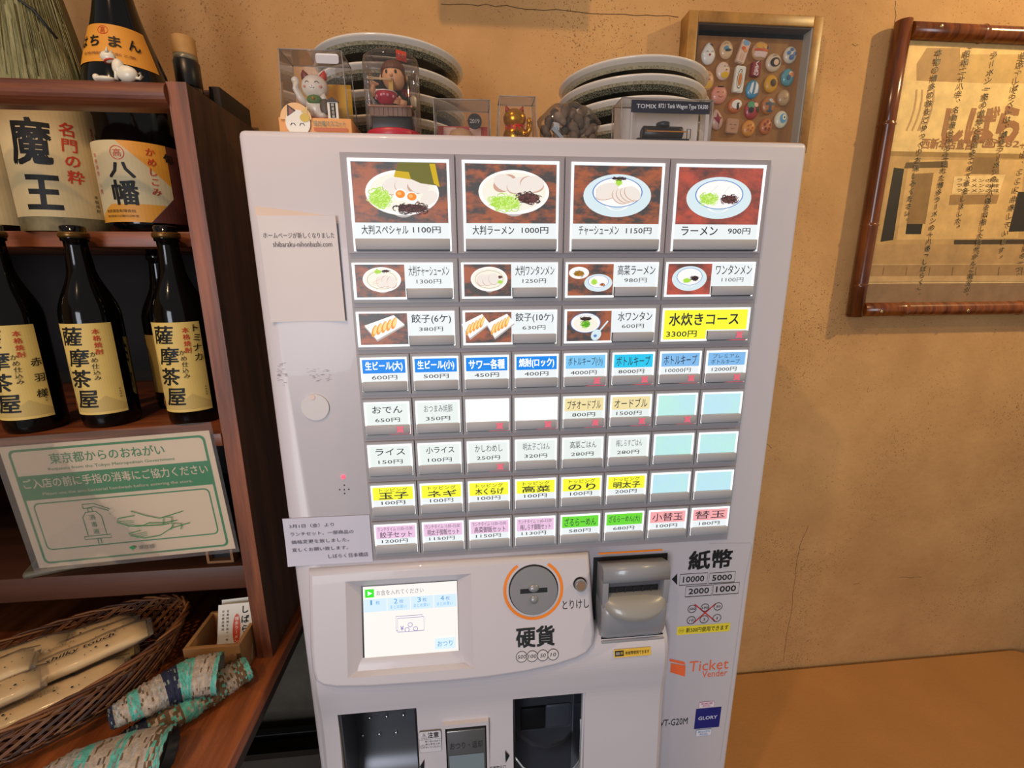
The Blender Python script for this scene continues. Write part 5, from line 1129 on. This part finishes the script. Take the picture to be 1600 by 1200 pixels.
# bag of nuts
t = thing('bag_of_nuts', 'clear bag of brown unshelled nuts tied with a silver band', 'bag', (.297, .06, MT)); rnd = random.Random(5); NT = [mat(c_, .75, bump=.6, bscale=260, var=.2, vscale=90) for c_ in ('#6a5848', '#7c6856', '#554638')]
pos = []
for layer, (zz, n_, w_) in enumerate(((.010, 6, .036), (.023, 6, .037), (.036, 5, .033), (.046, 4, .024))):
    for i in range(n_):
        u = -1+2*(i+.5)/n_; x = .297+w_*u; y = .062-.014*(i % 2)+.003*layer; T = Matrix.Translation((x, y, MT+zz+rnd.uniform(-.002, .002))) @ Matrix.Rotation(rnd.uniform(-.9, .9), 4, 'Y') @ Matrix.Rotation(rnd.uniform(0, 3), 4, 'Z')
        M().ell((0, 0, 0), (.0062, .0062, .0105), NT[rnd.randrange(3)], 14, 10, T=T, f=lambda q, d: q*(1+.10*math.sin(d.z*5)*1+.03*math.sin(math.atan2(d.y, d.x)*8))).build('nut', t)
M().ell((.297, .057, MT+.028), (.0435, .021, .029), CLEAR, 32, 20, f=lambda q, d: Vector((q.x*(1+.05*math.sin(d.z*9)), q.y, max(-.028, q.z*(1+.06*math.sin(d.x*11)))))).build('clear_bag', t)
M().prism([(0, 0), (.016, -.014), (.0185, -.011), (.0035, .004)], Fr((.268, .033, MT+.017), (1, 0, 0), (0, 0, 1)), 0, .001, mat('#b8c0c8', .15, metal=.8)).build('silver_band', t)
# model wagon box
t = thing('model_wagon_box', 'clear display box with a dark blue title band holding a black model tank wagon', 'toy case', (.425, .05, MT)); x0, x1, y0, y1 = .361, .487, .026, .066; zt = MT+.055
casebox(t, x0, x1, y0, y1, MT, zt, 0)
M().box(x0+.002, x1-.002, y1-.004, y1-.002, MT, zt-.001, mat('#cfc6c0', .5)).build('white_insert', t)
M().box(x0+.014, x1-.003, y0+.002, y0+.0032, MT+.0385, MT+.0535, mat('#161c34', .4)).build('title_band', t)
P = Pr(Fr((x0+.014, y0+.002, MT+.0385), (1, 0, 0), (0, 0, 1)), .0001, .0001); CWT = mat('#f0f2f6', .4); P.text('TOMIX', .007, .0052, .034, .0102, CWT, .01); P.text('8721 Tank Wagon Type YA500', .037, .0045, .106, .0112, CWT, .018); P.build('title_print', t)
M().box(x0+.014, x0+.016, y0+.002, y0+.0032, MT, MT+.0385, mat('#cfc6c0', .5)).box(x1-.008, x1-.003, y0+.002, y0+.0032, MT, MT+.0385, mat('#cfc6c0', .5)).build('insert_frame', t)
t = thing('model_tank_wagon', 'black model tank wagon with orange piping inside the titled display box', 'model', (.425, .046, MT+.0006)); c = Vector((.423, .046, MT+.0006)); TB_ = mat('#1c1c20', .4)
mm = M().tube([c+Vector((-.026, 0, .018)), c+Vector((-.024, 0, .018)), c+Vector((.030, 0, .018)), c+Vector((.032, 0, .018))], [.006, .009, .009, .006], TB_, 20); mm.build('tank', t)
M().box(c.x-.034, c.x+.04, c.y-.008, c.y+.008, c.z+.007, c.z+.010, TB_).build('underframe', t); M().lathe([(.009, .026), (.009, .031), (.003, .033)], c+Vector((.004, 0, 0)), mat('#3a3a40', .4), 18).build('dome', t)
M().box(c.x-.022, c.x+.034, c.y-.0098, c.y-.0088, c.z+.0175, c.z+.019, mat('#c07a2c', .5)).build('orange_pipe', t)
for x in (-.025, -.014, .018, .029): M().tube([c+Vector((x, -.007, .0045)), c+Vector((x, .007, .0045))], .0045, TB_, 14).build('wheel', t)
M().tube([c+Vector((.036, -.008, .010)), c+Vector((.036, -.008, .022)), c+Vector((.041, -.008, .022)), c+Vector((.041, -.008, .010))], .0006, TB_, 5).build('ladder', t)

# ================================================================ shadow box with chopstick rests
FY = .41
x0, x1, z1, z0 = .616, .911, 2.178, 1.915
t = thing('shadow_box', 'wooden shadow box frame with glass hanging behind the machine, full of painted rests', 'frame', (.767, .44, 2.03)); GW = noise_mix('gilt_wood', '#6e4a20', '#b0803c', 14, .3, .7, .4, stretch=(1, 1, 1)); GWD = mat('#4a3420', .6)
fw = .021
def bar(x0_, x1_, z0_, z1_, n='frame_bar'):
    M().box(x0_, x1_, FY, FY+.039, z0_, z1_, GW, .002).build(n, t)
bar(x0, x0+fw, z0, z1); bar(x1-fw, x1, z0, z1); bar(x0+fw, x1-fw, z1-fw, z1); bar(x0+fw, x1-fw, z0, z0+fw)
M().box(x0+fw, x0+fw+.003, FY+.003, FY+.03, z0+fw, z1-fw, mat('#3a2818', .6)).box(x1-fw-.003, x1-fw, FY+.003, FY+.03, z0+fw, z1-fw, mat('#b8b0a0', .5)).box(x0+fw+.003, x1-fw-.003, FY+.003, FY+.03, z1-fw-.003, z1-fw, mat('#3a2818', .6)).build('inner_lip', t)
BO = noise_mix('box_back_wood', '#7a4c22', '#a87238', 12, .3, .7, .5, stretch=(1, 1, .1))
M().box(x0+fw, x1-fw, .436, .446, z0+fw, z1-fw, BO).build('back_board', t)
M().box(x0+fw+.003, x1-fw-.003, FY+.028, .436, z1-fw-.012, z1-fw-.003, BO).build('top_ledge', t)
M().box(x0+fw, x1-fw, FY+.001, FY+.0022, z0+fw, z1-fw, clear('frame_glass', (1, 1, 1), .02, .1)).build('glass', t)
class Dome:
    curved = 0; grid = .0035
    def __init__(s, c, a, b, d, rot): s.c = c; s.a = a; s.b = b; s.d = d; s.r = rot
    def p(s, u, v, h=0):
        k = max(0, 1-(u/s.a)**2-(v/s.b)**2); cr, sr = math.cos(s.r), math.sin(s.r)
        return Vector((s.c.x+u*cr-v*sr, s.c.y-s.d*math.sqrt(k)*.92-.0006-h, s.c.z+u*sr+v*cr))
def rest(px, py, shape, a, b, rot, base, lab, draws):
    c = at(px, py, .430); t = thing('chopstick_rest', lab, 'chopstick rest', (c.x, .4355, c.z), 'painted chopstick rests in the shadow box'); c.y = .4352; k = 1.0; a *= .00142; b *= .00142; d = .0075; mt = mat(base, .4, coat=.4)
    if shape == 'o':
        def f(q, dd): return q
        M().ell((0, 0, 0), (a, d, b), mt, 24, 14, T=Matrix.Translation(c-Vector((0, .001, 0))) @ Matrix.Rotation(-rot, 4, 'Y')).build('ceramic_body', t); fr_ = Dome(c-Vector((0, .001, 0)), a*1.02, b*1.02, d, rot)
    elif shape == 'd':   # drop shape
        M().ell((0, 0, 0), (a, d, b), mt, 24, 14, T=Matrix.Translation(c-Vector((0, .001, 0))) @ Matrix.Rotation(-rot, 4, 'Y'), f=lambda q, dd: Vector((q.x*(1-.35*max(0, dd.z)), q.y, q.z*(1+.12*max(0, dd.z))))).build('ceramic_body', t); fr_ = Dome(c-Vector((0, .001, 0)), a*1.02, b*1.05, d, rot)
    else:
        cr, sr = math.cos(rot), math.sin(rot); f_ = Fr(c, (cr, 0, sr), (-sr, 0, cr)); mm = M(); pl = rr(-a, -b, a, b, min(a, b)*.35); mm.prism(pl, f_, -.0, .006, mt); mm.prism([(u*.9, v*.93) for u, v in pl], f_, .006, .0075, mt); mm.build('ceramic_body', t); fr_ = Fr(c-Vector((0, .0075, 0)), (cr, 0, sr), (-sr, 0, cr))
    P = Pr(fr_, .0004, .0002)
    for dr in draws:
        k_, ar, col = dr[0], dr[1], mat(dr[2], .5)
        if k_ == 'e': n_ = 16; u, v, w_, h_ = ar; P.ell((u*a, v*b), w_*a, h_*b, col, n_)
        elif k_ == 'r': u0_, v0_, u1_, v1_ = ar; P.rect(u0_*a, v0_*b, u1_*a, v1_*b, col)
        elif k_ == 'l': P.line([(u*a, v*b) for u, v in ar], .0009, col)
        elif k_ == 'p': P.poly([(u*a, v*b) for u, v in ar], col)
        elif k_ == 't': P.vtext(dr[3], 0, ar*b, a*1.2, b*.62, col, .03)
    if draws: P.build('painted_design', t)
smile = [('l', [(-.5, .1), (-.35, .22), (-.2, .1)], '#3a2a28'), ('l', [(.2, .1), (.35, .22), (.5, .1)], '#3a2a28')]
K1 = '#2a2226'
rest(1108, 84, 'd', 11, 14, 0, '#e2dcd2', 'white drop-shaped rest with closed eyes and red mouth, top left of the box', smile+[('e', (0, -.15, .16, .1), '#a8201c'), ('p', [(-.1, .95), (.5, .6), (.35, .9)], K1)])
rest(1136, 77, 'o', 10.5, 12.5, .1, '#d9b48a', 'round cream rest with a blue and black smudge design in the top row', [('e', (-.2, .1, .35, .22), '#5a8aa0'), ('e', (.1, -.15, .5, .14), '#2c3440'), ('l', [(-.5, .5), (-.2, .7), (.1, .5)], '#8a4a30')])
rest(1161, 81, 'b', 7, 15.5, -.28, '#dcb89c', 'long slanted rest, blue at the tip with orange flowers', [('e', (0, .75, .75, .22), '#7aa0c0'), ('e', (-.2, .25, .5, .16), '#d85a28'), ('e', (.35, .1, .4, .14), '#e08a3c'), ('l', [(-.3, -.2), (-.3, -.8)], '#c07a5c'), ('l', [(.2, -.2), (.2, -.8)], '#c07a5c')])
rest(1189, 79, 'o', 13, 13, -.05, '#cfa070', 'wide rest shaped like a boat, orange above and white below', [('e', (-.3, .45, .4, .3), '#d8a03c'), ('e', (.4, .45, .35, .3), '#d89a3c'), ('r', (-.85, -.1, .85, .12), '#c8502c'), ('p', [(-.8, -.15), (.8, -.15), (.6, -.7), (-.6, -.7)], '#e0c0b4'), ('e', (.75, .35, .14, .16), '#3a4a6a')])
rest(1210, 97, 'o', 12.5, 12.5, .2, '#d9bfa0', 'round rest painted with a pale face and flowing black hair', [('e', (.05, -.05, .68, .5), K1), ('e', (.1, -.1, .32, .32), '#e0b89a'), ('l', [(-.2, .65), (.1, .72), (.3, .62)], K1)])
rest(1236, 85, 'o', 10.5, 11.5, 0, '#d8ccb4', 'round white rest with a blue flower pattern at the top right', [('e', (0, .5, .3, .22), '#4a6a94'), ('e', (-.45, .1, .28, .25), '#5a7aa4'), ('e', (.45, .05, .28, .25), '#4a6a94'), ('e', (0, -.4, .4, .3), '#4a6a94')])
rest(1131, 110, 'o', 11, 12.5, .1, '#e0c4ac', 'round pale face rest smiling above a yellow collar', [('e', (.1, -.5, .58, .32), '#e0b020'), ('l', [(-.1, .35), (.05, .45), (.2, .35)], K1), ('l', [(.4, .35), (.55, .42), (.65, .32)], K1), ('e', (.3, .0, .16, .08), '#b0402c')])
rest(1155, 124, 'b', 8, 18, -.07, '#e2dccc', 'white rectangular rest painted with an orange fish on an oval', [('e', (0, 0, .55, .75), '#6a6054'), ('e', (0, 0, .46, .68), '#e2dccc'), ('e', (0, -.05, .36, .5), '#c8742c'), ('l', [(0, .4), (.2, .65)], '#4a6040')])
rest(1181, 108, 'b', 7.5, 10, -.05, '#8a1e28', 'maroon flag-shaped rest with white brushed lettering', [('t', .95, '#e0c8c0', 'くまの')])
rest(1105, 125, 'o', 12, 14, .1, '#d8a06c', 'round peach face rest with a yellow lower half at the left edge', [('e', (0, -.5, .6, .35), '#d8a83c'), ('e', (-.35, .5, .3, .12), K1), ('l', [(.1, .35), (.25, .45), (.4, .35)], K1), ('e', (.15, -.02, .14, .07), '#a8402c')])
rest(1206, 130, 'o', 11, 12.5, 0, '#d89c20', 'yellow sunflower rest with a brown centre', [('e', (.1, 0, .45, .42), '#4a2c1c')])
rest(1232, 120, 'o', 10.5, 12, 0, '#5a98a0', 'round teal rest with an orange patch at the right side', [('e', (.3, .25, .45, .35), '#d8b090'), ('e', (.35, .2, .3, .22), '#c8642c'), ('e', (-.1, -.15, .35, .3), '#3a5a7a')])
rest(1177, 139, 'o', 11, 13, -.1, '#4a90b0', 'blue and white striped rest like a snowy mountain', [('p', [(-.6, -.3), (-.2, -.6), (-.15, .75), (-.45, .5)], '#e0e0da'), ('p', [(.1, -.6), (.65, -.35), (.6, .45), (.15, .8)], '#e0e0da'), ('l', [(0, .8), (0, -.5)], '#8a8460')])
rest(1125, 147, 'o', 12.5, 13, 0, '#d88c74', 'pink smiling face rest wearing a black hat with a gold top', smile+[('r', (-.4, .72, .4, .88), K1), ('p', [(-.35, .88), (.4, .88), (.1, 1)], '#d89a2c'), ('l', [(-.3, -.25), (0, -.4), (.3, -.25)], '#6a2420')])
rest(1100, 157, 'o', 10, 9, .0, '#cdb490', 'beige rest with a dark arch, half hidden behind the wagon box', [('l', [(-.6, -.2), (-.3, .4), (0, .55), (.3, .4), (.6, -.2)], K1)])
rest(1226, 152, 'o', 10.5, 11.5, .1, '#b89468', 'plain sand-coloured round rest below the teal one', [('l', [(-.3, -.1), (0, -.25), (.3, -.1)], '#a06a48')])
rest(1150, 164, 'o', 11.5, 10.5, .2, '#c8703c', 'orange rest with a white curled cat shape', [('e', (.05, .05, .72, .6), '#e4ddd0'), ('e', (.1, -.3, .18, .4), K1), ('e', (.2, .1, .2, .1), K1)])
rest(1176, 171, 'o', 12, 13.5, 0, '#a83c38', 'rest painted red, green and black like a figure in robes', [('e', (-.25, .45, .5, .4), '#5a9a70'), ('e', (-.3, -.1, .35, .3), K1), ('e', (.35, .45, .3, .25), '#e0b49a'), ('e', (.6, .0, .2, .3), K1)])
rest(1202, 164, 'o', 11.5, 12.5, 0, '#b8743c', 'brown rest with a grey-blue cross of bands', [('r', (-.6, -.05, .7, .25), '#4a5a64'), ('e', (.05, .5, .25, .2), '#b0b8b4'), ('r', (-.1, -.6, .2, 0), '#4a5a64'), ('e', (.05, -.7, .45, .12), '#4a5a64')])
rest(1121, 187, 'd', 10, 14, .2, '#c8a08c', 'rest painted with a wine-red maple leaf', [('p', [(-.7, .3), (-.2, .25), (0, .7), (.25, .25), (.7, .1), (.3, -.1), (.1, -.5), (-.3, -.15)], '#8a2434'), ('l', [(0, -.2), (0, -.8)], K1)])
rest(1144, 197, 'b', 10, 10.5, -.05, '#b88a68', 'squarish tan rest with a smiling face in the bottom row', smile+[('l', [(-.3, -.25), (0, -.45), (.3, -.25)], '#8a2c24')])
rest(1171, 200, 'o', 11, 12, 0, '#d8903c', 'orange round rest with a flower of small petals', [('e', (.38*math.cos(k), .38*math.sin(k), .14, .14), '#b85c1c') for k in (0, 1.26, 2.5, 3.77, 5.0)])
rest(1198, 197, 'o', 10, 11.5, 0, '#c8743c', 'orange-brown rest with five dark dots', [('e', (.5*math.cos(k+.3), .5*math.sin(k+.3), .2, .2), '#8a3c20') for k in (0, 1.26, 2.5, 3.77, 5.0)])
rest(1222, 186, 'o', 11, 12.5, 0, '#dcd8bc', 'ivory round rest with a light blue ring at the bottom right', [('e', (.05, .05, .5, .55), '#5a9ac0'), ('e', (.15, .15, .28, .32), '#dcd8bc'), ('e', (.18, .15, .12, .12), K1)])

# ================================================================ bamboo-framed poster
t = thing('bamboo_framed_poster', 'sepia photo poster of an old ramen shop front in a smoked bamboo frame', 'poster', (1.45, .43, 1.87)); BB = noise_mix('smoked_bamboo', '#4a1e0a', '#9a5420', 10, .3, .75, .22, stretch=(6, 1, 1)); BBV = noise_mix('smoked_bamboo_upright', '#3c1a0a', '#8a4a1e', 10, .3, .75, .22, stretch=(6, 6, .6))
xa, xb, za, zb = 1.108, 1.93, 1.566, 2.168; r = .0165; PY = .428
def pole(p0, p1, nodes, mt):
    p0, p1 = Vector(p0), Vector(p1); pts = []; rr_ = []
    ks = sorted([(0, 1), (1, 1)]+[(n_-.006, 1) for n_ in nodes]+[(n_, 1.12) for n_ in nodes]+[(n_+.003, .95) for n_ in nodes]+[(n_+.009, 1) for n_ in nodes])
    for k, q in ks: pts.append(p0.lerp(p1, k)); rr_.append(r*q)
    return M().tube(pts, rr_, mt, 24).build('bamboo_pole', t)
pole((xa, PY, za-.017), (xa, PY, zb+.017), (.12, .34, .68), BBV); pole((xb, PY, za-.017), (xb, PY, zb+.017), (.2, .6), BBV)
pole((xa+.016, PY, zb), (xb-.016, PY, zb), (.22, .6), BB); pole((xa+.016, PY, za), (xb-.016, PY, za), (.14, .55), BB)
for x, z in ((xa+.075, zb+.003), (xa+.055, za-.004), (xa+.29, za-.004)): M().ell((x, PY-.0165, z), (.004, .002, .004), mat('#b8a070', .3, metal=.8), 12, 8).build('nail', t)
M().box(xa+.01, xb-.01, .434, .44, za+.01, zb-.01, mat('#b89058', .6)).build('print_board', t)
PF = front(.434); P = Pr(PF, .0001, .00006); fp = PF.px
S = lambda h: noise_mix('sepia_'+h.strip('#'), h, '#%02x%02x%02x' % tuple(min(255, int(int(h[i:i+2], 16)*1.18)) for i in (1, 3, 5)), 25, .3, .7, .6)
sep = {}
def sp(h):
    if h not in sep: sep[h] = S(h)
    return sep[h]
def zpx(y): return fp(1480, y)[1]
XL, XR = xa+.014, xb-.014
def band(y0, y1, h, xl=None, xr=None): P.rect(XL if xl is None else xl, zpx(y1), XR if xr is None else xr, zpx(y0), sp(h))
band(50, 128, '#c9a468'); P.poly([fp(*q) for q in ((1432, 100), (1448, 75), (1500, 75), (1500, 130), (1432, 135))], sp('#97713f')); P.poly([fp(*q) for q in ((1500, 85), (1600, 85), (1660, 130), (1500, 130))], sp('#b08c50'))
band(128, 242, '#c8a86c'); band(238, 262, '#8a6a3a')
brn = sp('#8a5c36')
for ch, (a, b, c_, d) in zip('しばら', ((1475, 172, 1505, 222), (1512, 168, 1556, 222), (1560, 168, 1592, 222))): P.text(ch, *pxr(PF, a, b, c_, d), brn, .05)
P.text('く', *pxr(PF, 1602, 168, 1635, 222), brn, .05)
for k in range(4): P.line([fp(1432+k*9-q*q*1.0, 140+q*16) for q in range(5)], .004, sp('#a07c50'))
P.text('西新本店直営', *pxr(PF, 1440, 217, 1520, 233), brn, .03); P.text('☎282-4131', *pxr(PF, 1531, 218, 1640, 232), brn, .02)
band(246, 470, '#a5824e'); P.poly([fp(*q) for q in ((1396, 262), (1412, 264), (1395, 375), (1375, 378))], sp('#211a10'))
P.poly([fp(*q) for q in ((1420, 250), (1600, 250), (1590, 372), (1400, 375))], sp('#b8935a')); P.poly([fp(*q) for q in ((1425, 272), (1458, 270), (1445, 350), (1416, 350))], sp('#7c5e34')); P.poly([fp(*q) for q in ((1416, 350), (1441, 350), (1438, 366), (1414, 366))], sp('#1e180e')); P.poly([fp(*q) for q in ((1415, 254), (1480, 252), (1480, 262), (1412, 263))], sp('#5a4424'))
P.poly([fp(*q) for q in ((1520, 246), (1560, 246), (1560, 272), (1515, 272))], sp('#7a5c34')); P.poly([fp(*q) for q in ((1490, 276), (1570, 273), (1560, 302), (1486, 303))], sp('#cfae74'))
for i in range(3): P.text('ラーメンの味', *pxr(PF, 1494, 279+i*8, 1560, 285+i*8), sp('#5a4022'), .02)
P.poly([fp(*q) for q in ((1484, 305), (1560, 304), (1556, 318), (1482, 320))], sp('#8a683c')); P.poly([fp(*q) for q in ((1590, 300), (1640, 300), (1640, 360), (1575, 362))], sp('#241c12'))
P.poly([fp(*q) for q in ((1490, 375), (1600, 374), (1600, 381), (1490, 382))], sp('#3a2c18'))
band(382, 412, '#9c7a4c'); band(412, 440, '#a8875a'); band(414, 431, '#8c6c44'); band(441, 442.5, '#c8a874'); band(442.5, 476, '#7a5e42'); band(476, 479, '#d8b880')
for k in range(8): x = 1380+k*36; P.line([fp(x, 417), fp(x-2, 430)], .0012, sp('#5a4428'))
KK = mat('#120c06', .6); HL = mat('#d6b47a', .6)
def col(s, xt, yt, xb_, yb_):
    n_ = len(s); a = fp(xt, yt); b = fp(xb_, yb_); h0_ = P.h
    for pass_, (m_, bo) in enumerate(((HL, .04), (KK, .014))):
        for i, ch in enumerate(s):
            k = (i+.5)/n_; hh_ = P.h; P.vtext(ch, a[0]+(b[0]-a[0])*k, a[1]+(b[1]-a[1])*k+.0098, .0148, .0196, m_, bo); P.h = hh_
        P.h = h0_+.0002*(pass_+1)
    P.h = h0_+.0003
col('本物の博多の味をごゆっくりお楽しみください。', 1467, 76, 1413, 351)
col('昭和二十八年、名物屋台から生まれた博多ラーメンの十八番「しばらく」。', 1510, 79, 1432, 466)
col('ラーメン一筋の信念と自信をこめて命名しました。', 1553, 80, 1492, 362)
col('当店「しばらく」は、博多ラーメンの十八番を目指した先代がんこ親父が、', 1597, 82, 1506, 467)
col('歌舞伎十八番の名づけは、ここに由来しています。', 1636, 84, 1558, 410)
col('「しばらく」は、歌舞伎十八番の演目の一つ、', 1660, 200, 1584, 436)
P.build('poster_print', t)
